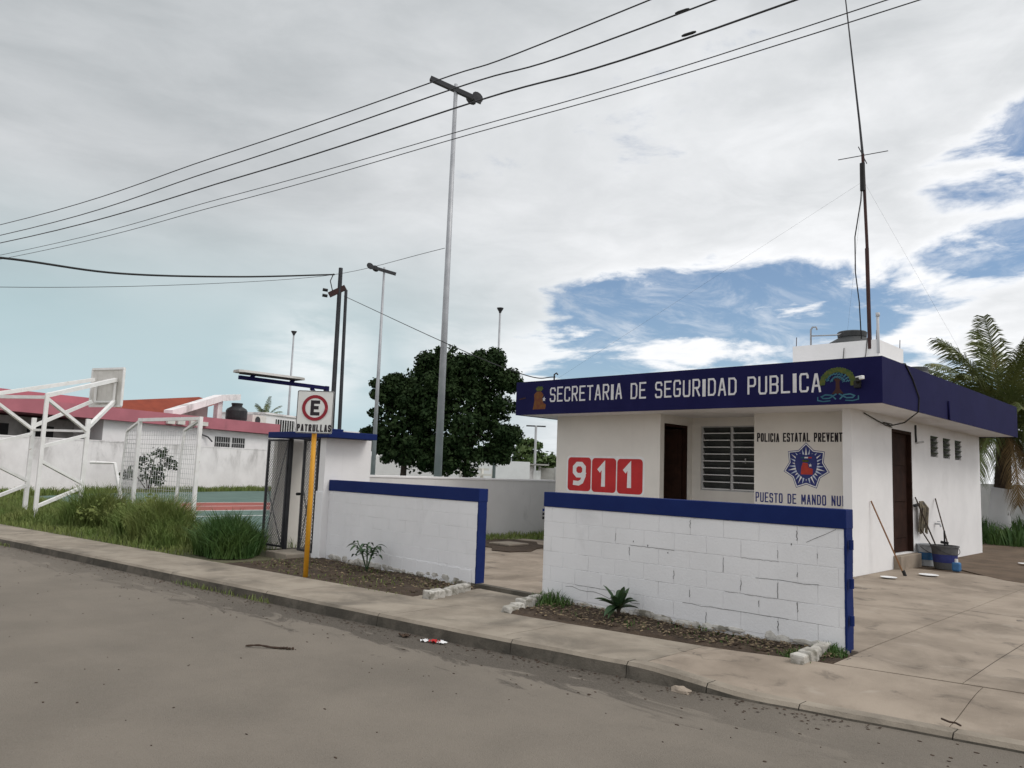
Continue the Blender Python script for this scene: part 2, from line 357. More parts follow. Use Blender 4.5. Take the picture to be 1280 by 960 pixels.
side = struct(MB().slab([(x, kerb_y(x) + .17) for x in lx] + [(x, yb(x) - .02) for x in lx[::-1]], -.28, -.16).build('sidewalk', 'kerb_face'))
def walk_z(x, t):
    low = ss(x, -3.95, -2.85)
    return -.04 * (1 - low) + low * (-.132 + .112 * ss(t, -.1, 1.0))
def walk_patch(x0, x1, t0, t1, nx=8, nt=4):
    m_ = MB(); g = []
    for i in range(nx + 1):
        x = x0 + (x1 - x0) * i / nx
        for j in range(nt + 1):
            t = t0 + (t1 - t0) * j / nt
            k = kerb_y(x) + .16; y = k + (yb(x) - k) * t
            g.append((x, y, walk_z(x, t)))
    n = nt + 1
    top = [(i * n + j, (i + 1) * n + j, (i + 1) * n + j + 1, i * n + j + 1) for i in range(nx) for j in range(nt)]
    m_.add(g, top)
    rim = [i * n for i in range(nx + 1)] + [nx * n + j for j in range(1, n)] + [i * n + nt for i in range(nx - 1, -1, -1)] + [j for j in range(nt - 1, 0, -1)]
    lowv = [(g[i][0], g[i][1], g[i][2] - .07) for i in rim]; k = len(rim)
    m_.add([g[i] for i in rim] + lowv, [(i, k + i, k + (i + 1) % k, (i + 1) % k) for i in range(k)])
    return m_
jo = [-64, -55, -46, -38, -32, -27.4, -24, -20.6, -17.3, -15.2, -13.1, -11.0, -8.9, -6.9, -5.4, -3.9]
for a, b in zip(jo, jo[1:]): walk_patch(a + .006, b - .006, 0, 1, 6, 3).build('paving_slab', 'concrete_old', side)
jo2 = [-3.9, -1.66, .8, 3.5, 7]
for a, b in zip(jo2, jo2[1:]): walk_patch(a + .0035, b - .0035, 0, 1, 18, 8).build('paving_slab', 'concrete', side)
# kerb stones
kerb = struct(MB().slab([(x, kerb_y(x) + .01) for x in lx] + [(x, kerb_y(x) + .15) for x in lx[::-1]], -.29, -.175).build('kerb', 'kerb_face'))
ks = [-64, -52, -42, -34, -28, -23, -19, -16, -13.5, -11.2, -9, -7, -5.2, -4.0, -3.3, -2.6, -1.6, 0, 2, 4.5, 7]
for a, b in zip(ks, ks[1:]):
    m_ = MB(); n = 6; pr = []
    for i in range(n + 1):
        x = a + .004 + (b - a - .008) * i / n; y = kerb_y(x); z = walk_z(x, 0) + .004
        jit = .006 * math.sin(x * 9) + .004 * math.sin(x * 23)
        pr += [(x, y + jit - .02, -.26), (x, y + jit * .6, z - .03), (x, y + .025 + jit * .4, z), (x, y + .153, z), (x, y + .153, -.26)]
    f = [(i * 5 + j, (i + 1) * 5 + j, (i + 1) * 5 + j + 1, i * 5 + j + 1) for i in range(n) for j in range(4)] + [(0, 1, 2, 3, 4), tuple(n * 5 + j for j in (4, 3, 2, 1, 0))]
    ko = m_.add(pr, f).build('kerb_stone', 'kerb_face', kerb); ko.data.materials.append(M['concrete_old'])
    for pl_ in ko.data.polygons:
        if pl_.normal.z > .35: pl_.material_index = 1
# driveway and yard in cast bays
drive = struct(box(-2.7, 9, 7.2, 16, -.28, -.05).build('driveway', 'kerb_face'))
for (x0, x1, y0, y1) in [(-2.76, -1.803, 7.0, 11.4), (-1.797, 1.4, 7.05, 11.4), (1.41, 6, 7.3, 11.4), (-2.76, -1.806, 11.41, 16.0), (-1.794, 1.4, 11.41, 16.2), (1.41, 6, 11.41, 16.2)]:
    m_ = MB(); g = []
    lo = lambda x: yb(x) - .0 if y0 < 8 else y0
    for x in (x0, x1):
        for t in range(5):
            ya = lo(x) + .008; y = ya + (y1 - ya) * t / 4
            g.append((x, y, -.02 + .02 * ss(y, 6.5, 8.5)))
    m_.add(g, [(j, j + 5, j + 6, j + 1) for j in range(4)])
    m_.add([(p[0], p[1], p[2] - q) for p in (g[0], g[5], g[9], g[4]) for q in (0, .08)], [(0, 2, 3, 1), (2, 4, 5, 3), (4, 6, 7, 5), (6, 0, 1, 7)])
    m_.build('cast_bay', 'concrete', drive)
yard = struct(box(-13.3, -2.77, 7.62, 16.0, -.2, -.03).build('courtyard', 'kerb_face'))
for i, (x0, x1) in enumerate([(-13.2, -10.3), (-10.29, -7.6), (-7.59, -5.2), (-5.19, -2.77)]):
    for (y0, y1) in [(7.66, 10.6), (10.61, 13.62)]:
        if i == 0: y0 = max(y0, 9.9)
        box(x0, x1, y0, y1, -.06, .0).build('cast_bay', 'concrete', yard)
box(-4.99, -2.77, 13.63, 16.2, -.06, .0).build('cast_bay', 'concrete', yard)
box(-8.1, -6.3, 7.56, 7.655, -.2, .0).build('threshold', 'kerb_face', yard)
# path through the gap between the two planters
struct(MB().slab([(-7.72, yb(-7.72) + .006), (-6.32, yb(-6.32) + .006), (-6.45, 7.55), (-7.95, 7.55)], -.12, -.05).build('path', 'concrete_old'))
struct(MB().add([(-5.0, 16.0, -.012), (-3.7, 16.0, -.012), (6, 16.1, -.012), (20, 60, -.012), (-30, 60, -.012), (-12.5, 22, -.012), (-5.05, 22, -.012)], [(0, 1, 2, 3, 4, 5, 6)]).build('dirt_yard', 'dirt', fix=False))
# irregular spread of dirt over the end of the yard slab
pts = [(-4.6, 17.2), (-4.2, 16.9), (-3.75, 16.35), (-3.2, 15.75), (-2.6, 15.45), (-1.5, 15.2), (0, 15.3), (3, 15.2), (6, 15.4), (6, 16.3), (-4.6, 17.4)]
struct(MB().slab(pts, -.01, .006).build('dirt_spread', 'dirt'))

def lumpy(poly_fn, nx, ny, z0, amp, seed):
    r = random.Random(seed); m_ = MB(); g = []
    for i in range(nx + 1):
        for j in range(ny + 1):
            x, y = poly_fn(i / nx, j / ny); e = 0 if (i in (0, nx) or j in (0, ny)) else 1
            g.append((x, y, z0 + e * amp * (r.random() * .8 + .5 * math.sin(3 * x + seed) * math.sin(4 * y))))
    n = ny + 1
    return m_.add(g, [(i * n + j, (i + 1) * n + j, (i + 1) * n + j + 1, i * n + j + 1) for i in range(nx) for j in range(ny)])
def planter(x0, x1, y1):
    def fn(u, v):
        x = x0 + (x1 - x0) * u; a = yb(x) + .01
        return x, a + (y1 - a) * v
    return fn
struct(lumpy(planter(-11.9, -7.72, 7.58), 90, 26, -.055, .03, 1).build('planting_strip', 'soil', smooth=True, fix=False))
struct(lumpy(planter(-6.3, -2.765, 7.62), 80, 26, -.05, .035, 2).build('planting_strip', 'soil', smooth=True, fix=False))
# sports court
struct(MB().slab([(-13.75, 8.6), (-13.75, 40), (-39.5, 40), (-39.8, 21), (-36, 12), (-33, 8.6)], -.08, -.01).build('sports_court', 'court'))
struct(box(-28.4, -23.9, 8.7, 17, -.02, -.004).build('court_key', 'court_red'))
for (x0, x1, y0, y1) in [(-28.5, -28.41, 8.7, 17.1), (-23.89, -23.8, 8.7, 17.1), (-28.4, -23.9, 17.01, 17.1), (-26.2, -26.12, 8.7, 17.0), (-21.5, -21.42, 8.7, 39)]:
    struct(box(x0, x1, y0, y1, -.02, .0).build('court_line', 'line'))

# ------------------------------------------------------------------ stroke lettering
GL = {
 'A': [[(0, 0), (.42, 1), (.58, 1), (1, 0)], [(.16, .33), (.84, .33)]],
 'B': [[(0, 0), (0, 1), (.8, 1), (1, .88), (1, .62), (.8, .52), (0, .52)], [(.8, .52), (1, .4), (1, .12), (.8, 0), (0, 0)]],
 'C': [[(1, .8), (1, .9), (.85, 1), (.15, 1), (0, .88), (0, .12), (.15, 0), (.85, 0), (1, .1), (1, .2)]],
 'D': [[(0, 0), (0, 1), (.75, 1), (1, .84), (1, .16), (.75, 0), (0, 0)]],
 'E': [[(1, 1), (0, 1), (0, 0), (1, 0)], [(0, .52), (.8, .52)]],
 'G': [[(1, .8), (1, .9), (.85, 1), (.15, 1), (0, .88), (0, .12), (.15, 0), (.85, 0), (1, .12), (1, .45), (.55, .45)]],
 'I': [[(.0, 0), (.0, 1)]],
 'L': [[(0, 1), (0, 0), (1, 0)]],
 'M': [[(0, 0), (0, 1)], [(1, 0), (1, 1)], [(.08, .98), (.5, .3)], [(.92, .98), (.5, .3)]],
 'N': [[(0, 0), (0, 1)], [(1, 0), (1, 1)], [(.04, .97), (.96, .03)]],
 'O': [[(.15, 0), (0, .12), (0, .88), (.15, 1), (.85, 1), (1, .88), (1, .12), (.85, 0), (.15, 0)]],
 'P': [[(0, 0), (0, 1), (.8, 1), (1, .88), (1, .58), (.8, .46), (0, .46)]],
 'R': [[(0, 0), (0, 1), (.8, 1), (1, .88), (1, .6), (.8, .48), (0, .48)], [(.5, .48), (1, 0)]],
 'S': [[(1, .82), (1, .9), (.85, 1), (.15, 1), (0, .88), (0, .64), (.15, .53), (.85, .5), (1, .38), (1, .12), (.85, 0), (.15, 0), (0, .1), (0, .18)]],
 'T': [[(0, 1), (1, 1)], [(.5, 1), (.5, 0)]],
 'U': [[(0, 1), (0, .12), (.15, 0), (.85, 0), (1, .12), (1, 1)]],
 'V': [[(0, 1), (.46, 0)], [(1, 1), (.54, 0)]],
 '9': [[(.95, .55), (.7, .42), (.3, .42), (.05, .58), (.05, .84), (.3, 1), (.7, 1), (.95, .84), (.95, .4), (.75, .1), (.45, 0), (.1, .02)]],
 '1': [[(0, .76), (.45, .98), (.45, 0)]],
}
def letter(ch, x, z, wd, ht, th, m_, parent, o, ux, uz=(0, 0, 1), depth=.003, name='letter'):
    m = MB(); d0 = .0
    for st in GL[ch]:
        closed = st[0] == st[-1]
        pts = [(x + th / 2 + a * (wd - th), z + th / 2 + b * (ht - th)) for a, b in (st[:-1] if closed else st)]
        t2 = th * 1.9 if ch == 'I' and th > .03 else th
        if not closed and len(pts) > 1:
            for e, q in ((0, 1), (-1, -2)):
                dxy = V3(pts[e]) - V3(pts[q]); dxy /= np.linalg.norm(dxy); pts[e] = tuple(V3(pts[e]) + dxy * th * .48)
        m.ribbon(pts, t2, depth, o, ux, uz, closed, d0); d0 += .0003 + .00027 * len(pts)
    return m.build(name, m_, parent)
def text_line(s, x0, x1, z, ht, th, m_, parent, o, ux, skew=0.0, space=.75, gapf=.28, jit=.0):
    wI = .45; un = sum(space if c == ' ' else (wI if c == 'I' else 1.0 + (.15 if c == 'M' else 0)) + gapf for c in s) - gapf
    k = (x1 - x0) / un; x = x0; rr = random.Random(len(s))
    for c in s:
        if c == ' ': x += space * k + gapf * k; continue
        wd = (wI if c == 'I' else 1.15 if c == 'M' else 1.0) * k
        xx = x + (wd / 2 - th / 2 if c == 'I' else 0)
        letter(c, xx, z + skew * (x - x0) + rr.uniform(-jit, jit), wd, ht + rr.uniform(-jit, jit), th, m_, parent, o, ux)
        x += wd + gapf * k

# ------------------------------------------------------------------ police post building
st = thing('police_post', 'low white police building with navy fascia lettered SECRETARIA DE SEGURIDAD PUBLICA', 'building', (-8.3, 17.9, 0))
T = 2.86
def wall(x0, x1, y0, y1, z0=-.05, z1=T, m_='white_wall'): return box(x0, x1, y0, y1, z0, z1).build('wall', m_, st)
wall(-11.65, -8.85, 13.64, 13.79, m_='cream')
wall(-11.65, -11.5, 13.792, 22.2)
wall(-11.498, -5.152, 22.05, 22.2)
DY0, DY1, DZ0, DZ1 = 15.70, 16.84, .27, 2.64
sw = MB(); vents = [(18.14, 18.64), (19.06, 19.58), (20.0, 20.5)]
sw.box(-5.15, -5, 13.64, DY0, -.05, T); sw.box(-5.15, -5, DY0, DY1, DZ1, T); sw.box(-5.15, -5, DY0, DY1, -.05, DZ0)
sw.box(-5.15, -5, DY1, 18.14, -.05, T); sw.box(-5.15, -5, 18.14, 20.5, 2.65, T); sw.box(-5.15, -5, 18.14, 20.5, -.05, 2.2)
sw.box(-5.15, -5, 18.64, 19.06, 2.2, 2.65); sw.box(-5.15, -5, 19.58, 20.0, 2.2, 2.65); sw.box(-5.15, -5, 20.5, 22.2, -.05, T)
sw.build('wall', 'white_wall', st)
pw = MB(); pw.box(-9, -8.85, 13.792, 14.72, 2.68, T); pw.box(-9, -8.85, 14.72, 14.9, -.05, T); pw.box(-9, -8.85, 13.792, 14.72, -.05, .06)
pw.build('wall', 'cream', st)
ww = MB(); ww.box(-8.848, -8.64, 14.9, 15.05, -.05, T); ww.box(-8.64, -7.2, 14.9, 15.05, 2.68, T); ww.box(-8.64, -7.2, 14.9, 15.05, -.05, 1.31); ww.box(-7.2, -7.062, 14.9, 15.05, -.05, T)
ww.build('wall', 'cream', st)
wall(-7.06, -5.152, 14.2, 14.35, m_='cream')
wall(-7.06, -6.91, 14.352, 15.05, m_='cream')
box(-11.45, -5.2, 13.8, 22, -.06, .05).build('floor', 'concrete_old', st)
box(-8.85, -5.15, 13.5, 14.95, -.06, .052).build('porch_floor', 'concrete', st)
# roof: slab, parapet, painted fascia on each side
slab = box(-12.18, -4.22, 12.82, 22.38, T, 3.04).build('roof_slab', 'white_wall', st)
pp_ = MB(); pp_.box(-12.18, -4.22, 12.82, 12.95, 3.04, 3.585); pp_.box(-4.35, -4.22, 12.95, 22.25, 3.04, 3.585); pp_.box(-12.18, -12.05, 12.95, 22.25, 3.04, 3.585); pp_.box(-12.18, -4.22, 22.25, 22.38, 3.04, 3.585)
pp_.build('parapet', 'white_wall', slab)
ff = box(-12.2, -4.2, 12.8, 12.819, 2.845, 3.6).build('fascia', 'navy', st)
fr = box(-4.219, -4.2, 12.8195, 22.4, 2.845, 3.6).build('fascia', 'navy', st)
fr['label'] = 'navy side fascia with hanging black cable'
box(-12.2, -12.181, 12.8195, 22.4, 2.845, 3.6).build('fascia', 'navy', st)
box(-12.18, -4.22, 22.381, 22.4, 2.845, 3.6).build('fascia', 'navy', st)
FO = (0, 12.8, 0); FX = (1, 0, 0)
text_line('SECRETARIA DE SEGURIDAD PUBLICA', -11.17, -5.31, 3.115, .325, .035, 'letter_white', ff, FO, FX, skew=-.009, jit=.006)
# left emblem: orange figure with green crest
e = MB(); e.plate([(-11.67, 2.96), (-11.30, 2.96), (-11.28, 3.06), (-11.36, 3.1), (-11.4, 3.2), (-11.36, 3.28), (-11.44, 3.36), (-11.56, 3.36), (-11.64, 3.3), (-11.63, 3.15)], .003, FO, FX).build('emblem', 'emb_orange', ff)
MB().plate([(-11.56, 3.37), (-11.6, 3.43), (-11.52, 3.48), (-11.47, 3.46), (-11.42, 3.48), (-11.37, 3.42), (-11.42, 3.37)], .004, FO, FX).build('emblem', 'emb_green', ff)
def star(cx, cz, ro, ri, n, rot=90): return [(cx + (ro if i % 2 == 0 else ri) * math.cos(R(rot + i * 180 / n)), cz + (ro if i % 2 == 0 else ri) * math.sin(R(rot + i * 180 / n))) for i in range(2 * n)]
MB().plate(star(-11.34, 3.18, .055, .024, 5), .006, FO, FX).build('emblem', 'letter_white', ff)
MB().plate([(-12.1, 3.19), (-11.9, 3.215), (-11.9, 3.245), (-12.1, 3.215)], .002, FO, FX).build('paint_chip', 'emb_brown', ff)
# tree emblem at the right: arched crown, trunk and blue scrolls
TX, TZ = -4.90, 3.2
m = MB(); rr = random.Random(3); dd = .002
for a in range(-8, 189, 9):
    for rad in (.265, .225):
        cx, cz = TX + rad * math.cos(R(a)) * 1.02, TZ + rad * math.sin(R(a)) * .88
        q = rr.uniform(.024, .036); dd += .0002
        m.plate([(cx + q * math.cos(R(k * 60 + a)), cz + q * math.sin(R(k * 60 + a))) for k in range(6)], dd, FO, FX)
m.build('tree_emblem_crown', 'emb_green', ff)
m = MB(); dd = .002
for a in range(5, 180, 16):
    for r0 in (.1, .16, .205):
        cx, cz = TX + r0 * math.cos(R(a + r0 * 90)), TZ + .01 + r0 * math.sin(R(a)) * .85; dd += .0002
        m.ribbon([(cx - .018, cz - .012), (cx + .012, cz + .018), (cx + .02, cz - .005)], .014, dd, FO, FX)
m.build('tree_emblem_leaves', 'emb_teal', ff)
m = MB().plate([(TX - .1, 3.02), (TX + .1, 3.02), (TX + .035, 3.1), (TX + .03, 3.22), (TX + .1, 3.32), (TX + .02, 3.26), (TX, 3.36), (TX - .02, 3.26), (TX - .1, 3.32), (TX - .03, 3.22), (TX - .035, 3.1)], .003, FO, FX)
m.build('tree_emblem_trunk', 'emb_brown', ff)
for sgn in (-1, 1):
    m = MB().ribbon([(TX + sgn * a, b) for a, b in ((.03, 2.93), (.1, 3.0), (.2, 3.01), (.27, 2.98), (.24, 2.95), (.14, 2.95), (.07, 2.99), (.0 + .02, 3.02))], .022, .0035, FO, FX)
    m.ribbon([(TX + sgn * a, b) for a, b in ((.12, 2.91), (.24, 2.9), (.33, 2.92), (.33, 2.98))], .018, .003, FO, FX, d0=.001)
    m.build('tree_emblem_scroll', 'emb_teal', ff)
# small camera fixed on the fascia
cm = MB().bar((-4.56, 12.8, 3.2), (-4.52, 12.62, 3.22), .06); cm.build('camera_bracket', 'black', st)
MB().bar((-4.56, 12.7, 3.24), (-4.43, 12.62, 3.25), .06).build('camera_body', 'white', st, bevel=.01)
box(-4.63, -4.52, 12.75, 12.798, 3.1, 3.22).build('junction_box', 'black', st, bevel=.01)
# numbers 911 on red tiles
NO = (0, 13.64, 0)
def rrect(x0, x1, z0, z1, r, n=5):
    out = []
    for cx, cz, a0 in ((x1 - r, z1 - r, 0), (x0 + r, z1 - r, 90), (x0 + r, z0 + r, 180), (x1 - r, z0 + r, 270)):
        out += [(cx + r * math.cos(R(a0 + 90 * i / n)), cz + r * math.sin(R(a0 + 90 * i / n))) for i in range(n + 1)]
    return out
MB().plate(rrect(-11.33, -9.22, 1.14, 1.97, .1), .002, NO, FX).build('number_backing', 'white', st)
for i, ch in enumerate('911'):
    x0 = -11.29 + i * .685
    tl = MB().plate(rrect(x0, x0 + .655, 1.185 - .006 * i, 1.93 - .008 * i, .085), .004, NO, FX).build('number_tile', 'red', st)
    if ch == '9': letter('9', x0 + .13, 1.3, .40, .53, .10, 'white', tl, NO, FX, depth=.006, name='digit')
    else: letter('1', x0 + .17, 1.3, .31, .53, .105, 'white', tl, NO, FX, depth=.006, name='digit')
# text on the porch wall
PO = (0, 14.2, 0)
text_line('POLICIA ESTATAL PREVENT', -7.0, -5.385, 2.305, .17, .026, 'letter_black', st, PO, FX, gapf=.2, jit=.004)
text_line('PUESTO DE MANDO NUI', -7.03, -5.41, 1.15, .185, .023, 'letter_blue', st, PO, FX, jit=.004)
cx, cz = -6.03, 1.85
bd = MB().plate(star(cx, cz, .445, .335, 7), .002, PO, FX).build('badge', 'letter_blue', st); bd['label'] = 'seven pointed star badge with blue shield'
MB().plate(star(cx, cz, .43, .322, 7), .003, PO, FX).build('star_field', 'white', bd)
MB().plate(star(cx, cz, .405, .305, 7), .004, PO, FX).build('star_border', 'letter_blue', bd)
for i in range(28):
    a = 90 + i * 360 / 28; lim = .36 if i % 4 == 0 else (.325 if i % 2 == 0 else .335 if (i % 4 in (1, 3)) else .3); lim = lim if i % 4 != 2 else .275
    c, s_ = math.cos(R(a)), math.sin(R(a)); wv = .02
    MB().plate([(cx + .2 * c - wv * s_, cz + .2 * s_ + wv * c), (cx + .2 * c + wv * s_, cz + .2 * s_ - wv * c), (cx + lim * c, cz + lim * s_)][::1], .005, PO, FX).build('ray', 'emb_pale' if i % 2 else 'white', bd)
sh = [(-.19, .2), (-.12, .235), (0, .21), (.12, .235), (.19, .2), (.215, .05), (.17, -.12), (.08, -.2), (0, -.24), (-.08, -.2), (-.17, -.12), (-.215, .05)]
MB().plate([(cx + a, cz + b) for a, b in sh][::-1], .007, PO, FX).build('shield', 'letter_blue', bd)
MB().plate([(cx - .1, cz - .15), (cx + .12, cz - .15), (cx + .13, cz - .05), (cx + .05, cz - .02), (cx + .03, cz + .06), (cx - .06, cz + .07), (cx - .09, cz - .02)], .009, PO, FX).build('figure', 'emb_red', bd)
MB().plate([(cx - .06, cz + .08), (cx + .04, cz + .08), (cx + .06, cz + .12), (cx - .08, cz + .12)], .009, PO, FX).build('figure_crest', 'emb_green', bd)
MB().plate(star(cx + .08, cz + .02, .035, .015, 5), .01, PO, FX).build('small_star', 'white', bd)
for k, cc in enumerate(('emb_teal', 'white', 'emb_red')):
    MB().plate([(cx - .1 + k * .07, cz + .15), (cx - .035 + k * .07, cz + .15), (cx - .03 + k * .07, cz + .175), (cx - .095 + k * .07, cz + .175)], .009, PO, FX).build('ribbon_stripe', cc, bd)
# louvre window
wn = MB(); x0, x1, z0, z1 = -8.64, -7.2, 1.31, 2.68
wn.box(x0, x0 + .05, 14.93, 14.99, z0, z1); wn.box(x1 - .05, x1, 14.93, 14.99, z0, z1); wn.box(x0 + .05, x1 - .05, 14.93, 14.99, z0, z0 + .045); wn.box(x0 + .05, x1 - .05, 14.93, 14.99, z1 - .045, z1); wn.box(-7.95, -7.89, 14.93, 14.99, z0 + .045, z1 - .045)
win = wn.build('window', 'frame_grey', st)
for k in range(9):
    zc = z0 + .1 + k * .147
    for (a, b) in ((x0 + .052, -7.952), (-7.888, x1 - .052)):
        MB().bar((a, 14.96, zc), (b, 14.96, zc), .008, .15, up=(0, -.55, .83)).build('glass_slat', 'glass_dark', win)
        MB().bar((a, 14.905, zc - .06), (b, 14.905, zc - .06), .016, .02).build('slat_edge', 'white', win)
MB().bar((-7.6, 14.9, 1.9), (-7.6, 14.9, 2.0), .02).build('window_crank', 'frame_grey', win)
# porch door standing open inwards, brown frame
MB().box(-8.995, -8.86, 13.795, 13.84, .06, 2.675).box(-8.995, -8.86, 14.675, 14.717, .06, 2.675).box(-8.995, -8.86, 13.84, 14.675, 2.63, 2.675).build('door_frame', 'brown_wood', st)
dl = MB().bar((-8.95, 14.64, 1.35), (-9.62, 14.3, 1.35), .045, 2.5).build('door_leaf', 'brown_wood', st)
MB().tube([(-9.55, 14.3, 1.1), (-9.53, 14.24, 1.1)], .025, 8).build('handle', 'frame_grey', dl)
# side door
MB().box(-5.12, -4.99, DY0 + .001, DY0 + .06, DZ0, DZ1 - .001).box(-5.12, -4.99, DY1 - .06, DY1 - .001, DZ0, DZ1 - .001).box(-5.12, -4.99, DY0 + .06, DY1 - .06, DZ1 - .06, DZ1 - .001).build('door_frame', 'brown_wood', st)
sdl = box(-5.12, -5.075, DY0 + .06, DY1 - .06, DZ0 + .01, DZ1 - .06).build('door_leaf', 'brown_wood', st)
for zz in (.55, 1.25, 1.95): box(-5.075, -5.06, DY0 + .18, DY1 - .18, zz, zz + .55).build('door_panel', 'brown_wood', sdl, bevel=.006)
MB().lathe((-5.05, DY0 + .14, 1.25), [(.001, -.03), (.03, -.02), (.03, .02), (.001, .03)], 10).build('handle', 'frame_grey', sdl)
box(-4.999, -4.86, 15.66, 16.88, -.04, .25).build('doorstep', 'concrete', st, bevel=.012)
# vents with glass slats
for (a, b) in vents:
    v = MB().box(-5.1, -5.06, a, a + .03, 2.2, 2.65).box(-5.1, -5.06, b - .03, b, 2.2, 2.65).build('vent', 'frame_grey', st)
    box(-5.149, -5.13, a, b, 2.2, 2.65).build('vent_back', 'black', v)
    for k in range(4):
        MB().bar((-5.02, a + .01, 2.26 + k * .115), (-5.02, b - .01 + .04, 2.26 + k * .115), .01, .1, up=(.6, 0, .8)).build('glass_slat', 'glass_dark', v)
# cables and fittings on the side
def cable(pts, r, name, m_, parent=None, n=5): return MB().tube(pts, r, n).build(name, m_, parent, smooth=True)
def curve3(p0, p1, sag, n=14): return [tuple(V3(p0) + (V3(p1) - V3(p0)) * t + V3((0, 0, -sag * 4 * t * (1 - t)))) for t in [i / n for i in range(n + 1)]]
cable([(-4.3, 13.9, 3.62), (-4.19, 13.9, 3.61), (-4.185, 14.25, 3.4), (-4.185, 14.6, 3.1), (-4.185, 14.55, 2.85), (-4.4, 14.5, 2.66), (-4.7, 14.7, 2.62), (-4.98, 15.2, 2.72), (-4.99, 15.7, 2.72)], .012, 'cable', 'black', st)
cable([(-4.98, 14.2, 2.82), (-4.98, 14.8, 2.74), (-4.98, 15.3, 2.68), (-4.98, 15.66, 2.66)], .01, 'cable', 'black', st)
cable([(-4.18, 16.4, 3.2), (-4.18, 16.4, 2.84)], .02, 'drain_pipe', 'navy', st)
cable([(-4.985, 17.1, 2.8), (-4.985, 17.1, 2.62), (-4.985, 17.12, 2.45)], .025, 'conduit', 'dark_metal', st)
cable([(-4.97, 17.1, 2.44), (-4.9, 17.3, 2.47)], .02, 'lamp_socket', 'frame_grey', st)
cable([(-11.08, 12.82, 3.6), (-11.08, 12.82, 3.72), (-11.02, 12.82, 3.75), (-10.98, 12.82, 3.71)], .018, 'cable_hook', 'dark_metal', st)
# tank housing on the roof
rb = MB().box(-6.63, -4.98, 15.0, 15.12, 3.045, 4.27).box(-6.63, -6.51, 15.12, 16.3, 3.045, 4.27).box(-5.1, -4.98, 15.12, 16.3, 3.045, 4.27).box(-6.63, -4.98, 16.3, 16.42, 3.045, 4.27).build('tank_housing', 'white_wall', st)
MB().lathe((-5.72, 15.72, 3.05), [(.48, 0), (.5, .05), (.5, 1.22), (.49, 1.26), (.44, 1.31), (.27, 1.41), (.26, 1.42), (.27, 1.43), (.28, 1.52), (.26, 1.54), (.01, 1.55)], 28).build('water_tank', 'tank_grey', st, smooth=False)
cable([(-6.28, 15.05, 4.2), (-6.28, 15.05, 4.58), (-6.25, 15.06, 4.64), (-6.18, 15.08, 4.64), (-6.17, 15.08, 4.58)], .018, 'vent_pipe', 'galv', st)
cable([(-6.27, 15.05, 4.46), (-5.9, 15.4, 4.5), (-5.75, 15.6, 4.58)], .014, 'inlet_pipe', 'galv', st)
cable([(-4.98, 14.98, 4.0), (-4.98, 14.98, 4.72)], .028, 'vent_pipe', 'galv_light', st); cable([(-4.98, 14.98, 4.70), (-4.98, 14.98, 4.77)], .04, 'pipe_cap', 'galv_light', st)
for (x, y) in ((-6.58, 15.05), (-5.04, 15.06), (-5.03, 16.36), (-5.2, 15.07)): cable([(x, y, 4.2), (x + .01, y, 4.46)], .008, 'rebar', 'rust_pole', st)
cable([(-5.18, 14.99, 4.27), (-5.2, 14.97, 4.0), (-5.3, 14.96, 3.6)], .008, 'cable', 'black', st)
cable([(-5.6, 14.97, 4.15), (-5.62, 14.97, 3.95), (-5.68, 14.97, 3.6)], .008, 'cable', 'black', st)
MB().lathe((-5.5, 19.0, 3.05), [(.5, 0), (.5, .75), (.4, .9), (.25, 1.1), (.25, 1.2), (.01, 1.22)], 24).build('water_tank', 'tank_grey', st)
# antenna mast with whip, radials, guys
an = thing('antenna_mast', 'tall thin rust-brown radio antenna mast with four radials on the roof housing', 'antenna', (-5.14, 15.0, 3.05))
MB().tube([(-5.14, 15.02, 4.1), (-5.16, 15.0, 6.05)], .038, 8).build('mast', 'rust_pole', an)
MB().tube([(-5.15, 15.0, 5.9), (-5.21, 15.0, 7.95)], .03, 8).build('mast_upper', 'rust_pole', an)
MB().tube([(-5.21, 14.97, 7.2), (-5.21, 14.97, 7.75)], .05, 8).build('clamp', 'black', an)
MB().tube([(-5.2, 15.0, 7.8), (-5.26, 15.0, 8.6), (-5.55, 15.0, 11.9)], [.026, .02, .01], 6).build('whip', 'dark_metal', an)
for a in (10, 100, 190, 280): MB().tube([(-5.21, 15.0, 7.92), (-5.21 + .45 * math.cos(R(a)), 15 + .45 * math.sin(R(a)), 7.92)], .009, 5).build('radial', 'dark_metal', an)
cable([(-5.2, 14.96, 7.7), (-5.24, 14.95, 7.0), (-5.36, 14.95, 6.3), (-5.36, 14.95, 5.6), (-5.3, 14.96, 5.0), (-5.28, 14.98, 4.3)], .012, 'feed_cable', 'black', an)
for p in ((-11.5, 13.2, 3.6), (-8.2, 21.5, 3.6), (-4.4, 20.5, 3.6)): cable([(-5.2, 15.0, 7.4), p], .0014, 'guy_wire', 'dark_metal', an, 4)

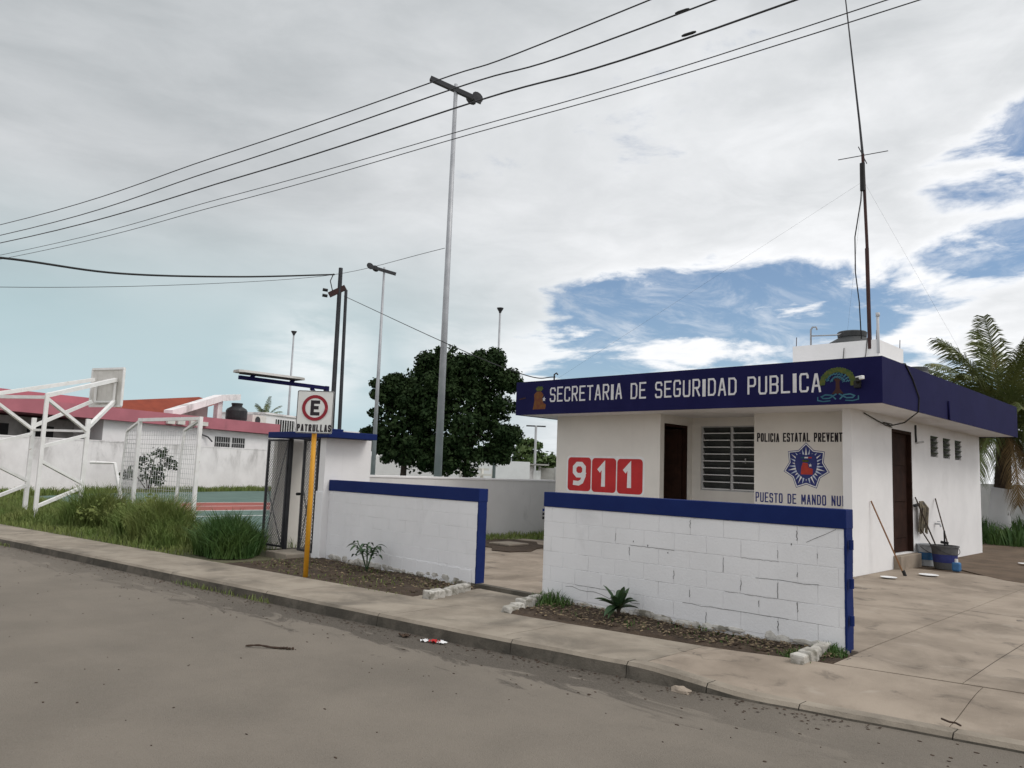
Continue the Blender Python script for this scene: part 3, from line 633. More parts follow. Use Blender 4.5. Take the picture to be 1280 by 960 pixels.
# ------------------------------------------------------------------ fences of concrete block
def block_fence(label, x0, x1, yf, top, joint, proud, seed, base_z=-.06):
    f = thing('block_wall', label, 'wall', ((x0 + x1) / 2, yf + .07, 0))
    r = random.Random(seed)
    box(x0 + .008, x1 - .008, yf + proud, yf + .15 - proud, base_z, top - .17).build('mortar_core', 'mortar', f)
    rows = 6; h = (top - .19 - .02) / rows; L = .4
    cache = {}
    for i in range(rows):
        x = x0 - (L / 2 if i % 2 else 0) - .07
        while x < x1 - .02:
            a, b = max(x, x0), min(x + L, x1)
            if b - a > .05:
                key = (round(b - a, 3))
                if key not in cache:
                    cache[key] = box(0, b - a - joint, 0, .15, 0, h - joint)
                    bmx = cache[key]; me = bmx.mesh('block', 'fence_white')
                    bm = bmesh.new(); bm.from_mesh(me); bmesh.ops.bevel(bm, geom=list(bm.edges), offset=.0022, segments=1, affect='EDGES'); bm.to_mesh(me); bm.free(); cache[key] = me
                o = bpy.data.objects.new('block', cache[key]); C.objects.link(o); o.parent = f
                o.location = (a + joint / 2 - OFF[f][0], yf - OFF[f][1] + r.uniform(-.0012, .0008), .02 + i * h + joint / 2)
            x += L
    bandm = MB().box(x0 - .006, x1 + .012, yf - .015, yf + .165, top - .185, top)
    bandm.build('coping', 'band_blue', f, bevel=.008)
    return f
def lump(cx, cy, cz, rx, ry, rz, seed, n=8, k=5):
    r = random.Random(seed); vs = []; fs = []
    for i in range(k + 1):
        t = math.pi * i / k
        for j in range(n):
            a = 2 * math.pi * j / n; q = r.uniform(.78, 1.12)
            vs.append((cx + rx * math.sin(t) * math.cos(a) * q, cy + ry * math.sin(t) * math.sin(a) * q, cz + rz * math.cos(t) * (q if 0 < i < k else 1)))
    for i in range(k):
        for j in range(n): fs.append((i * n + j, i * n + (j + 1) % n, (i + 1) * n + (j + 1) % n, (i + 1) * n + j))
    return vs, fs
fR = block_fence('long low white block wall with blue coping in front of the police building', -6.64, -2.84, 7.57, 1.31, .0045, .004, 4)
fL = block_fence('low white block wall with blue coping beside the yellow sign post', -11.6, -7.86, 7.57, 1.30, .003, .0026, 9)
# painted end faces with hinge stubs
for f, x, top in ((fR, -2.84, 1.148), (fL, -7.86, 1.138)):
    m = MB(); n = 14
    for i in range(n):
        z0 = -.02 + i * top / n; q = .006 + .005 * math.sin(i * 2.7) ** 2
        m.box(x - .014, x + q, 7.5655 - .002 * (i % 3), 7.722, z0, z0 + top / n + .001 * (i % 2))
    m.build('painted_end', 'band_blue', f)
for z in (.28, .62, .98): MB().tube([(-2.80, 7.60, z - .045), (-2.80, 7.60, z + .045)], .022, 8).build('hinge_stub', 'band_blue', fR)
for z in (.98, 1.03, 1.08): MB().tube([(-6.66, 7.58, z - .02), (-6.66, 7.58, z + .015)], .02, 7).build('hinge_stub', 'band_blue' if z > 1.05 else 'black', fR)
# rough mortar skirting along the foot of the walls
for f, xa, xb, sd_ in ((fR, -6.6, -2.95, 5), (fL, -11.5, -8.0, 6)):
    m = MB(); r = random.Random(sd_); x = xa
    while x < xb:
        ln = r.uniform(.08, .28); vs, fs = lump(x + ln / 2, 7.572, r.uniform(-.04, .02), ln * .62, .022, r.uniform(.03, .07), r.random(), 9, 4); m.add(vs, fs); x += ln * r.uniform(.7, 1.3)
    m.build('mortar_skirting', 'stone_white', f)
m = MB(); n = 24
for i in range(n):
    xa = -10.0 + i * 2.05 / n; m.box(xa, xa + 2.05 / n, 7.5615 - .002 * math.sin(i * 1.7), 7.6, -.06, .2 - .035 * i / n + .006 * math.sin(i * 2.3))
m.build('render_plinth', 'fence_white', fL)
# rear boundary wall between yard and court
rw = thing('boundary_wall', 'low weathered grey-white wall behind the gap dividing yard from court', 'wall', (-13.45, 22, 0))
box(-13.52, -13.38, 8.63, 38, -.1, 1.33).build('wall', 'rear_wall', rw)
box(-13.535, -13.365, 8.63, 38, 1.331, 1.38).build('coping', 'white_wall', rw, bevel=.008)
# edging stones
def edging(label, a, b, n, seed):
    e = thing('planter_edging', label, 'edging', ((a[0] + b[0]) / 2, (a[1] + b[1]) / 2, -.05)); r = random.Random(seed)
    for i in range(n):
        t = (i + .5) / n; x, y = a[0] + (b[0] - a[0]) * t, a[1] + (b[1] - a[1]) * t
        ln = math.hypot(b[0] - a[0], b[1] - a[1]) / n * r.uniform(.42, .5); wd_, ht_ = r.uniform(.045, .075), r.uniform(.03, .065)
        m = box(x - wd_, x + wd_, y - ln, y + ln, -.07, ht_); m.v = [(p[0] + r.uniform(-.02, .02), p[1] + r.uniform(-.015, .015), p[2] + r.uniform(-.018, .012)) for p in m.v]
        m.build('stone', 'stone_white', e, bevel=.016)
edging('white painted rubble edging at the gateway end of the left planting strip', (-7.45, 6.35), (-7.75, 7.3), 6, 1)
edging('white painted rubble edging at the gateway end of the right planting strip', (-6.22, 6.5), (-6.5, 7.35), 5, 2)
edging('white painted rubble edging at driveway end of the planting strip', (-2.98, 6.8), (-3.02, 7.5), 4, 3)

# ------------------------------------------------------------------ gate shelter with lamp and wire gates
bo = thing('gate_shelter', 'small white gateway shelter with blue slab roof and wire gates beside the court', 'shelter', (-12.5, 7.9, 0))
box(-13.35, -11.3, 7.3, 8.3, 2.02, 2.13).build('roof_slab', 'band_blue', bo, bevel=.01)
box(-12.0, -11.32, 7.31, 7.6, 2.131, 2.17).build('roof_step', 'band_blue', bo, bevel=.008)
box(-11.78, -11.6, 7.45, 8.4, -.05, 2.018).build('wall', 'white_wall', bo)
box(-11.86, -11.61, 7.44, 7.58, -.05, 1.1).build('pilaster', 'fence_white', bo, bevel=.01)
box(-13.56, -13.43, 7.56, 8.28, -.05, 2.018).build('side_wall', 'cream', bo)
box(-13.56, -13.43, 8.285, 8.62, -.05, 1.9).build('side_wall', 'cream', bo)
box(-12.6, -11.9, 7.0, 7.56, -.12, .03).build('step', 'concrete_old', bo, bevel=.015)
def gate_leaf(a, b, z0, z1, label, pitch=.065):
    g = MB(); a, b = V3(a), V3(b); dv = b - a; L = np.linalg.norm(dv[:2]); dv /= L
    p = lambda s, z: (a[0] + dv[0] * s, a[1] + dv[1] * s, z)
    g.bar(p(0, z0), p(0, z1), .04).bar(p(L, z0), p(L, z1), .04).bar(p(.02, z0 + .02), p(L - .02, z0 + .02), .035).bar(p(.02, z1 - .02), p(L - .02, z1 - .02), .035)
    o = g.build('gate_frame', 'dark_metal', bo); o['label'] = label
    H = z1 - z0; wm = MB(); s0 = -H
    while s0 < L:
        for sgn in (1, -1):
            q0 = max(s0, 0); q1 = min(s0 + H, L)
            if q1 - q0 > .03:
                za, zb = (z0 + q0 - s0, z0 + q1 - s0)
                if sgn < 0: za, zb = z1 - (za - z0), z1 - (zb - z0)
                wm.bar(p(q0, za), p(q1, zb), .006, .006)
        s0 += pitch
    wm.build('chain_link', 'mesh_wire', o)
    MB().bar(p(.05, z0 + .05), p(L - .05, z1 - .1), .014).bar(p(L - .05, z0 + .05), p(.05, z1 * .55), .014).build('brace_wire', 'mesh_wire', o)
    return o
gate_leaf((-13.5, 7.42, 0), (-12.86, 7.46, 0), .03, 2.0, 'left wire gate leaf')
gate_leaf((-12.36, 7.5, 0), (-11.84, 7.46, 0), .03, 2.0, 'right wire gate leaf')
MB().bar((-12.84, 7.5, .0), (-12.84, 7.5, 2.01), .06).build('gate_post', 'dark_metal', bo)
MB().tube([(-12.38, 7.47, 1.02), (-12.38, 7.4, 1.02)], .025, 8).build('latch', 'black', bo)
# lamp arm on the roof of the shelter
la = thing('lamp_arm', 'flat street lamp head on a navy arm reaching from the gate shelter over the pavement', 'lamp', (-11.66, 7.42, 2.13))
MB().bar((-11.66, 7.42, 2.13), (-11.66, 7.42, 2.92), .07).build('post', 'navy', la)
MB().bar((-11.66, 7.455, 2.885), (-11.66, 5.8, 2.895), .06).build('arm', 'navy', la)
MB().bar((-11.66, 7.4, 2.55), (-11.66, 7.12, 2.86), .05).build('strut', 'navy', la)
m = MB(); m.add([(-11.66 + x, y, z) for y, hw, zz in ((5.74, .1, 0), (5.82, .14, .0), (6.82, .12, 0), (6.95, .06, 0)) for x, z in ((-hw, 2.972), (hw, 2.972), (hw * .8, 3.012), (-hw * .8, 3.012))],
      [(i * 4 + j, i * 4 + (j + 1) % 4, i * 4 + 4 + (j + 1) % 4, i * 4 + 4 + j) for i in range(3) for j in range(4)] + [(3, 2, 1, 0), (12, 13, 14, 15)])
m.build('lamp_head', 'far_wall', la); box(-11.75, -11.57, 5.84, 6.86, 2.955, 2.971).build('lamp_lens', 'dark_metal', la)
for y in (6.0, 6.72): MB().bar((-11.66, y, 2.9), (-11.66, y + .05, 2.96), .05).build('bracket', 'navy', la)
cable([(-11.6, 7.42, 2.5), (-11.52, 7.42, 2.7), (-11.45, 7.45, 3.0)], .008, 'cable', 'black', la)

# ------------------------------------------------------------------ parking sign
sg = thing('parking_sign', 'square sign with circled E and PATRULLAS on a yellow post', 'sign', (-9.85, 6.12, -.04))
MB().tube([(-9.85, 6.12, -.1), (-9.86, 6.12, 2.03)], .035, 12).build('post', 'yellow', sg, smooth=True)
ang = R(-46); nx_, ny_ = math.cos(ang), math.sin(ang)            # plate normal
sx = (-ny_, nx_, 0)                                               # plate x axis
so_ = (-9.86 + nx_ * .05, 6.12 + ny_ * .05, 2.0)
# plate local axes: ux = sx so that ux x uz points along the normal
ux_ = (-ny_, nx_, 0)
pl = MB().plate(rrect(-.265, .265, 0, .62, .02), .004, so_, ux_).build('plate', 'sign_white', sg)
MB().ribbon(rrect(-.258, .258, .007, .613, .02), .008, .001, so_, ux_, closed=True, d0=.0042).build('plate_rim', 'letter_black', pl)
so2 = tuple(V3(so_) + V3((nx_, ny_, 0)) * .0045)
def ring(cx, cz, r, th, n=40): return [(cx + r * math.cos(2 * math.pi * i / n), cz + r * math.sin(2 * math.pi * i / n)) for i in range(n)]
MB().ribbon(ring(0, .37, .165, .05), .046, .001, so2, ux_, closed=True).build('ring', 'sign_red', pl)
letter('E', -.065, .26, .135, .22, .05, 'letter_black', pl, so2, ux_, depth=.001)
text_line('PATRULLAS', -.245, .25, .025, .105, .019, 'letter_black', pl, so2, ux_, gapf=.3)

# ------------------------------------------------------------------ plants
def leaf_strip(base, d, up, L, wd, droop, n=5, fold=.0):
    """one long leaf: a tapered strip that bends down"""
    base, d, up = V3(base), V3(d), V3(up); d = d / np.linalg.norm(d); s = np.cross(d, V3((0, 0, 1))); s /= max(np.linalg.norm(s), 1e-6)
    vs = []; fs = []
    for i in range(n + 1):
        t = i / n; p = base + d * L * t + V3((0, 0, -droop * L * t * t)); w_ = wd * (math.sin(math.pi * min(1, .12 + t * .88)) ** .8) * .5 + .001
        vs += [p - s * w_ + V3((0, 0, fold * w_)), p, p + s * w_ + V3((0, 0, fold * w_))]
    for i in range(n): fs += [(i * 3, i * 3 + 1, i * 3 + 4, i * 3 + 3), (i * 3 + 1, i * 3 + 2, i * 3 + 5, i * 3 + 4)]
    return vs, fs
def rosette(label, x, y, z, n, L, wd, seed, stem=.1, name='garden_plant'):
    p = thing(name, label, 'plant', (x, y, z)); r = random.Random(seed)
    MB().tube([(x, y, z - .03), (x, y, z + stem)], .02, 7).build('stem', 'bark', p)
    for i in range(n):
        a = i * 2.4 + r.uniform(-.3, .3); e = r.uniform(.25, 1.35); q = L * r.uniform(.75, 1.05)
        vs, fs = leaf_strip((x, y, z + stem * r.uniform(.5, 1)), (math.cos(a) * math.cos(e), math.sin(a) * math.cos(e), math.sin(e)), 0, q, wd * r.uniform(.85, 1.15), r.uniform(.15, .5), 6, .5)
        MB().add(vs, fs).build('leaf', 'leaf_plant', p, fix=False)
    return p
rosette('dark green rosette plant in front of the long white block wall', -5.25, 7.3, -.03, 18, .36, .085, 1, .12)
# taller leafy shrub at the left wall
p = thing('garden_plant', 'small leafy plant with drooping leaves against the left block wall', 'plant', (-9.95, 7.25, -.04)); r = random.Random(5)
for k in range(6):
    a = k * 1.1; tx, ty, tz = -9.95 + .2 * math.cos(a), 7.22 + .14 * math.sin(a), .22 + .16 * r.random()
    MB().tube([(-9.95, 7.25, -.05), ((-9.95 + tx) / 2, (7.25 + ty) / 2, tz * .6), (tx, ty, tz)], .008, 5).build('stem', 'leaf_plant', p)
    for j in range(6):
        b = j * 1.05 + k; vs, fs = leaf_strip((tx, ty, tz - .03 * j), (math.cos(b) * .8, math.sin(b) * .8, .45), 0, .2, .05, .7, 5, .4)
        MB().add(vs, fs).build('leaf', 'leaf_plant', p, fix=False)

def blades(name, m_, spots, label=None):
    """spots: arrays x,y,z,height,width,lean ; one object of curved grass blades"""
    x, y, z, h, wd, ln = [np.asarray(q, float) for q in spots]; n = len(x)
    a = rng.uniform(0, 2 * np.pi, n); b = rng.uniform(0, 2 * np.pi, n)
    cx, cy = np.cos(a), np.sin(a); sx_, sy_ = np.cos(b) * wd / 2, np.sin(b) * wd / 2
    P0a = np.stack([x - sx_, y - sy_, z], 1); P0b = np.stack([x + sx_, y + sy_, z], 1)
    mx, my, mz = x + cx * ln * h * .35, y + cy * ln * h * .35, z + h * .62
    P1a = np.stack([mx - sx_ * .8, my - sy_ * .8, mz], 1); P1b = np.stack([mx + sx_ * .8, my + sy_ * .8, mz], 1)
    P2 = np.stack([x + cx * ln * h, y + cy * ln * h, z + h * (1 - .25 * ln)], 1)
    V = np.stack([P0a, P0b, P1b, P1a, P2], 1).reshape(-1, 3); i = np.arange(n) * 5
    me = bpy.data.meshes.new(name); me.vertices.add(len(V)); me.vertices.foreach_set('co', V.ravel().astype(np.float32))
    quads = np.stack([i, i + 1, i + 2, i + 3], 1); tris = np.stack([i + 3, i + 2, i + 4], 1)
    loops = np.concatenate([quads.ravel(), tris.ravel()]); me.loops.add(len(loops)); me.loops.foreach_set('vertex_index', loops.astype(np.int32))
    stt = np.concatenate([np.arange(n) * 4, 4 * n + np.arange(n) * 3]); me.polygons.add(2 * n); me.polygons.foreach_set('loop_start', stt.astype(np.int32))
    me.update(calc_edges=True); me.validate(); me.materials.append(M[m_])
    o = bpy.data.objects.new(name, me); C.objects.link(o); return stuff(o)
def lawn(n, x0, x1, y0f, y1f, h0, h1, w_=.012, z=-.07, dens=None):
    x = rng.uniform(x0, x1, n); a = np.array([y0f(v) for v in x]); b = np.array([y1f(v) for v in x]); y = a + (b - a) * rng.random(n)
    cl = .5 + .5 * np.sin(x * 2.1 + 1.3 * np.sin(y * 1.7)) * np.sin(y * 2.6 + .7 * x)
    h = h0 + (h1 - h0) * rng.random(n) * (.35 + .65 * cl)
    return x, y, np.full(n, z), h, np.full(n, w_) * rng.uniform(.7, 1.5, n), rng.uniform(.1, .8, n)
g = blades('verge_grass', 'grass', lawn(26000, -36, -13.3, lambda x: yb(x) - .02, lambda x: 8.7, .05, .3)); tag(g, 'unkempt green grass of the verge between pavement and court', 'grass')
def clump(cx, cy, r0, n, h, w_=.014, z=-.06):
    a = rng.uniform(0, 2 * np.pi, n); q = r0 * np.sqrt(rng.random(n)); x, y = cx + q * np.cos(a), cy + q * np.sin(a)
    hh = h * (1 - .45 * (q / r0) ** 2) * rng.uniform(.6, 1.1, n)
    return x, y, np.full(n, z), hh, np.full(n, w_) * rng.uniform(.7, 1.4, n), .15 + .65 * (q / r0) * rng.random(n) + .2 * rng.random(n)
def clumps(L): return [np.concatenate(v) for v in zip(*[clump(*c) for c in L])]
o = blades('tall_grass', 'grass', clumps([(-19.2, 6.4, .7, 2600, 1.15), (-18.2, 6.9, .7, 1500, .8), (-21.0, 5.75, .8, 1100, .42), (-22.4, 5.6, .8, 900, .4), (-24, 5.5, .9, 900, .4)])); tag(o, 'tall seeding grass clump in front of the left goal post', 'grass')
o = blades('tall_grass', 'grass', clumps([(-15.5, 6.4, .6, 2400, 1.1), (-16.5, 6.5, .6, 1900, 1.0), (-14.8, 6.3, .5, 1000, .6), (-17.2, 6.7, .6, 900, .7)])); tag(o, 'bushy weeds and grass around the near goal post', 'grass')
o = blades('tall_grass', 'grass_dark', clumps([(-13.1, 6.55, .55, 1900, .85, .02), (-12.7, 6.4, .4, 1100, .7, .02), (-13.6, 6.7, .5, 900, .75, .02)])); tag(o, 'dark green long-bladed grass clump beside the wire gate', 'grass')
o = blades('wall_foot_grass', 'grass', lawn(9000, -44.5, -34.5, lambda x: 8.3 - (x + 36.05) * 2.216 - .3, lambda x: 8.3 - (x + 36.05) * 2.216 + 4.0, .1, .5, .03)); tag(o, 'strip of grass at the foot of the weathered wall', 'grass')
o = blades('planter_weeds', 'grass', lawn(900, -11.8, -7.8, lambda x: 6.1, lambda x: 7.56, .02, .07, .008, -.05)); tag(o, 'sparse small weeds in the left planting strip', 'weeds')
o = blades('planter_weeds', 'grass_dark', [np.concatenate(v) for v in zip(lawn(260, -6.3, -2.9, lambda x: 6.9, lambda x: 7.56, .02, .07, .012, -.04), clump(-6.35, 7.4, .28, 260, .22), clump(-2.95, 7.45, .16, 200, .16), clump(-3.1, 7.15, .2, 160, .12))]); tag(o, 'low weeds along the foot of the long white block wall', 'weeds')
o = blades('court_edge_grass', 'grass', lawn(4500, -13.3, -12.4, lambda x: 10.2, lambda x: 16.5, .03, .22, .014, -.03)); tag(o, 'patch of grass at the foot of the rear boundary wall', 'grass')
o = blades('palm_grass', 'grass_dark', lawn(14000, -9, 2, lambda x: 25.5, lambda x: 32.6, .15, .9, .035, -.02)); tag(o, 'dark green ground cover around the palm trunk', 'grass')

# broad-leaf trees
def leaf_cloud(blobs, n, size, name, m_, parent, seed, flat=.6):
    r = np.random.default_rng(seed); wts = np.array([b[3] * b[4] * b[5] for b in blobs]) ** .75; pick = r.choice(len(blobs), n, p=wts / wts.sum())
    B = np.array(blobs)[pick]; d = r.normal(size=(n, 3)); d /= np.linalg.norm(d, axis=1)[:, None]; rad = r.random(n) ** .28
    P = B[:, :3] + d * B[:, 3:6] * rad[:, None] * r.uniform(.7, 1.22, n)[:, None]
    nrm = d + r.normal(size=(n, 3)) * .7; nrm[:, 2] += .4; nrm /= np.linalg.norm(nrm, axis=1)[:, None]
    t = np.cross(nrm, r.normal(size=(n, 3))); t /= np.linalg.norm(t, axis=1)[:, None]; b = np.cross(nrm, t)
    s = size * r.uniform(.45, 1.5, n)[:, None]
    V = np.stack([P - t * s, P + b * s * flat, P + t * s, P - b * s * flat], 1).reshape(-1, 3); i = np.arange(n) * 4
    me = bpy.data.meshes.new(name); off = OFF[parent]
    me.from_pydata((V - np.array(off)).tolist(), [], np.stack([i, i + 1, i + 2, i + 3], 1).tolist()); me.materials.append(M[m_])
    o = bpy.data.objects.new(name, me); C.objects.link(o); o.parent = parent; OFF[o] = off; return o
def clustered(main, k, rs, seed):
    """small leaf clumps over the surface of the large crown lobes"""
    r = random.Random(seed); out = []
    for (x, y, z, a, b, c) in main:
        for _ in range(k):
            th = r.uniform(0, 2 * math.pi); ph = math.acos(r.uniform(-.85, 1)); q = r.uniform(.72, 1.02); s = rs * r.uniform(.6, 1.25)
            out.append((x + a * q * math.sin(ph) * math.cos(th), y + b * q * math.sin(ph) * math.sin(th), z + c * q * math.cos(ph), s, s, s * .8))
    return out
def tree(label, x, y, lobes, n, size, m_, seed, k=26, rs=.55, trunk=.2, group=None):
    t = thing('broadleaf_tree', label, 'tree', (x, y, 0), group); r = random.Random(seed)
    zc = sum(l[2] for l in lobes) / len(lobes); m = MB().tube([(x, y, -.2), (x + .1, y, zc * .4), (x, y + .1, zc * .75)], [trunk, trunk * .8, trunk * .55], 9)
    for l in lobes: m.tube([(x + .05, y, zc * .45), ((x + l[0]) / 2, (y + l[1]) / 2, zc * .75), (l[0], l[1], l[2])], [trunk * .5, trunk * .35, trunk * .12], 6)
    m.build('trunk', 'bark', t, smooth=True)
    leaf_cloud(clustered(lobes, k, rs, seed) , n, size, 'crown', m_, t, seed)
    leaf_cloud([(a, b, c, d * .8, e_ * .8, f * .8) for a, b, c, d, e_, f in lobes], n // 4, size * 1.3, 'inner_foliage', m_, t, seed + 1)
    return t
tree('dense dark green tree, the right and taller of the two behind the tall pole', -30.9, 28.6, [(-31.2, 28.3, 4.2, 2.3, 2.3, 2.6), (-30.8, 28.8, 6.5, 1.5, 1.5, 1.5), (-32.1, 27.3, 6.0, 1.4, 1.4, 1.5), (-30.0, 29.5, 5.2, 1.1, 1.1, 1.7), (-31.6, 27.8, 7.3, 1.0, 1.0, .9), (-30.2, 29.4, 7.5, .8, .8, .7), (-29.7, 29.9, 2.6, .7, .7, .7), (-31.4, 28.0, 2.2, 1.7, 1.7, 1.1), (-29.4, 30.2, 6.4, .5, .5, .6), (-29.35, 30.2, 3.5, .55, .55, .5), (-32.4, 27.0, 7.2, .55, .55, .5)], 32000, .095, 'leaf_dark', 11, 24, .42)
tree('dense dark green tree, the left and lower of the two behind the tall pole', -33.0, 26.0, [(-33.2, 25.9, 3.9, 1.7, 1.7, 2.3), (-32.3, 26.8, 5.2, 1.7, 1.7, 1.7), (-33.6, 25.4, 5.6, .9, .9, 1.1), (-32.6, 26.6, 2.4, 1.9, 1.9, 1.2), (-34.0, 24.9, 3.2, .6, .6, .8)], 24000, .095, 'leaf_dark', 12, 24, .38)
for (lb, x, y, L, mm) in [('olive green tree left of the far utility pole', -50, 54.3, [(-50, 54.3, 3.0, 2.0, 2.0, 1.6), (-48.8, 55.4, 2.6, 1.5, 1.5, 1.3)], 'leaf_mid'),
                          ('dark feathery tree right of the far utility pole near the building corner', -44.3, 57.0, [(-44.8, 56.6, 2.8, 1.8, 1.8, 1.5), (-43.4, 57.6, 3.6, 1.4, 1.4, 1.6), (-46, 55.6, 2.2, 1.2, 1.2, 1.0)], 'leaf_dark'),
                          ('low far green tree left above the weathered hut', -52.6, 51.2, [(-52.6, 51.2, 2.6, 1.5, 1.5, 1.0)], 'leaf_dark')]:
    tree(lb, x, y, L, 2600, .2, mm, int(-x), 16, .5, .14)
# shrub by the weathered wall
UW = V3((-.411238, .911528)); NW = V3((-.911528, -.411238)); S0 = V3((-36.05, 8.3))
def WP(s, b, z): q = S0 + UW * s + NW * b; return (q[0], q[1], z)
q = WP(6.4, -1.2, 0)
sh_ = thing('shrub', 'thin leafy shrub growing by the weathered wall behind the goal', 'shrub', (q[0], q[1], 0))
m = MB()
for ds, dz_ in ((-1.2, 1.1), (-.4, 1.5), (.3, 1.9), (1.0, 1.6), (.1, 1.1)):
    a = WP(6.4 + ds, -1.2, dz_); m.tube([q, ((q[0] + a[0]) / 2, (q[1] + a[1]) / 2, dz_ * .55), a], [.03, .02, .008], 5)
m.build('trunk', 'bark', sh_)
bl = [(*WP(6.4 + ds, -1.2 + random.uniform(-.3, .3), z), .4, .4, .28) for ds, z in ((-1.5, .8), (-1.1, 1.0), (-.3, 1.5), (.2, 1.75), (.6, 1.9), (.9, 1.5), (.1, 1.1), (.5, .8), (1.2, 1.25), (-.2, .6), (.3, .5))]
leaf_cloud(bl, 520, .1, 'crown', 'leaf_dark', sh_, 5)

# palms
def frond(base, az_, e0, L, droop, seed, n=34, width=.5):
    """one feather leaf: arched midrib and hanging leaflets"""
    r = random.Random(seed); base = V3(base); h = V3((math.cos(az_), math.sin(az_), 0)); mid = []
    for i in range(n + 1):
        t = i / n; a = e0 - droop * t * t * 1.0; 
        mid.append(base.copy()); base = base + (h * math.cos(a) + V3((0, 0, 1)) * math.sin(a)) * L / n
    m = MB().tube([tuple(p) for p in mid[::3]], [.03 * (1 - .85 * i / len(mid[::3])) for i in range(len(mid[::3]))], 5)
    s = np.cross(h, V3((0, 0, 1)))
    for i in range(3, n):
        t = i / n; ll = width * (math.sin(math.pi * (.1 + .87 * t)) ** .6) * r.uniform(.8, 1.1)
        tg = mid[i] - mid[i - 1]; tg /= np.linalg.norm(tg)
        for sg_ in (-1, 1):
            for sub in (0, .33, .66):
                b0 = mid[i] + tg * L / n * sub; d = s * sg_ * .6 + tg * .8 + V3((0, 0, -.15 - .35 * r.random())); d /= np.linalg.norm(d)
                b1 = b0 + d * ll * .55; b2 = b1 + (d + V3((0, 0, -.7))) * ll * .4; wv = tg * .0145
                m.add([b0 - wv, b0 + wv, b1 + wv * 1.2, b1 - wv * 1.2, b2], [(0, 1, 2, 3), (3, 2, 4)])
    return m
def palm(label, x, y, zc, nf, L, seed, width, e_hi=1.35, e_lo=-.5, white=0, tr=.2, n=34, dry=3):
    p = thing('palm_tree', label, 'palm', (x, y, 0)); r = random.Random(seed)
    tk = MB().tube([(x + .25 * math.sin(i / 12 * 1.5), y, zc * i / 12 - .1) for i in range(13)], [tr * (1.35 if i == 0 else 1.1 - .03 * i + (.04 if i % 2 else 0)) for i in range(13)], 12).build('trunk', 'bark', p, smooth=True)
    top = (x + .25 * math.sin(1.5), y, zc - .15)
    if white: MB().tube([(x + .03, y, -.05), (x + .05, y, white * .5), (x + .25 * math.sin(1.5 * white / zc), y, white)], [tr * 1.42, tr * 1.2, tr * 1.14], 14).build('painted_base', 'white_wall', tk, smooth=True)
    for i in range(nf):
        u = i / (nf - 1); e = e_hi + (e_lo - e_hi) * u; a = i * 2.39996 + r.uniform(-.2, .2)
        frond(top, a, e, L * r.uniform(.8, 1.08), .6 + .95 * u + r.uniform(-.15, .2), seed * 100 + i, n, width).build('frond', 'palm_dry' if i >= nf - dry else 'palm_leaf', p, fix=False)
    return p
palm('coconut palm with white painted trunk base behind the building', -5.95, 28.4, 3.7, 46, 3.55, 3, .95, white=1.6, tr=.25, e_hi=1.45, e_lo=-.6, dry=5)
palm('small distant palm rising behind the pink-roofed building', -66, 35.5, 5.6, 16, 2.2, 8, .5, e_lo=-.2, tr=.2, n=16, dry=2)

# ------------------------------------------------------------------ goal and basketball frame
gl = thing('goal', 'white steel goal frame with net standing in tall grass', 'goal', (-18, 7.4, 0))
A, B = V3((-18.74, 6.98, 0)), V3((-16.2, 7.27, 0)); bk = V3((-.8, .02, 0))
MB().bar(A, A + V3((0, 0, 2.48)), .075).build('post', 'steel_white', gl); MB().bar(B, B + V3((0, 0, 2.48)), .075).build('post', 'steel_white', gl)
MB().bar(A + V3((0, 0, 2.44)), B + V3((0, 0, 2.44)), .075).build('crossbar', 'steel_white', gl)
for q in (A, B):
    MB().bar(q + V3((0, 0, 2.42)), q + bk + V3((0, 0, 2.2)), .05).bar(q + bk + V3((0, 0, 2.2)), q + bk * 1.3, .05).build('net_support', 'steel_white', gl)
m = MB()
for q in (A, B):
    for i in range(9): t = i / 8; m.bar(q + bk * t * 1.05 + V3((0, 0, .05)), q + bk * t + V3((0, 0, 2.42 - .2 * t)), .006)
    for i in range(22): z = .1 + i * .105; m.bar(q + V3((0, 0, z)), q + bk * 1.08 + V3((0, 0, z)), .006)
A2, B2 = A + bk * 1.08, B + bk * 1.08
for i in range(26): t = i / 25; m.bar(A2 + (B2 - A2) * t, A2 + (B2 - A2) * t + V3((0, 0, 2.2)), .006)
for i in range(22): z = .05 + i * .102; m.bar(A2 + V3((0, 0, z)), B2 + V3((0, 0, z)), .006)
m.build('net', 'net', gl)

bh = thing('basketball_frame', 'white welded steel basketball backboard stand seen from behind', 'basketball hoop', (-24, 6.5, 0))
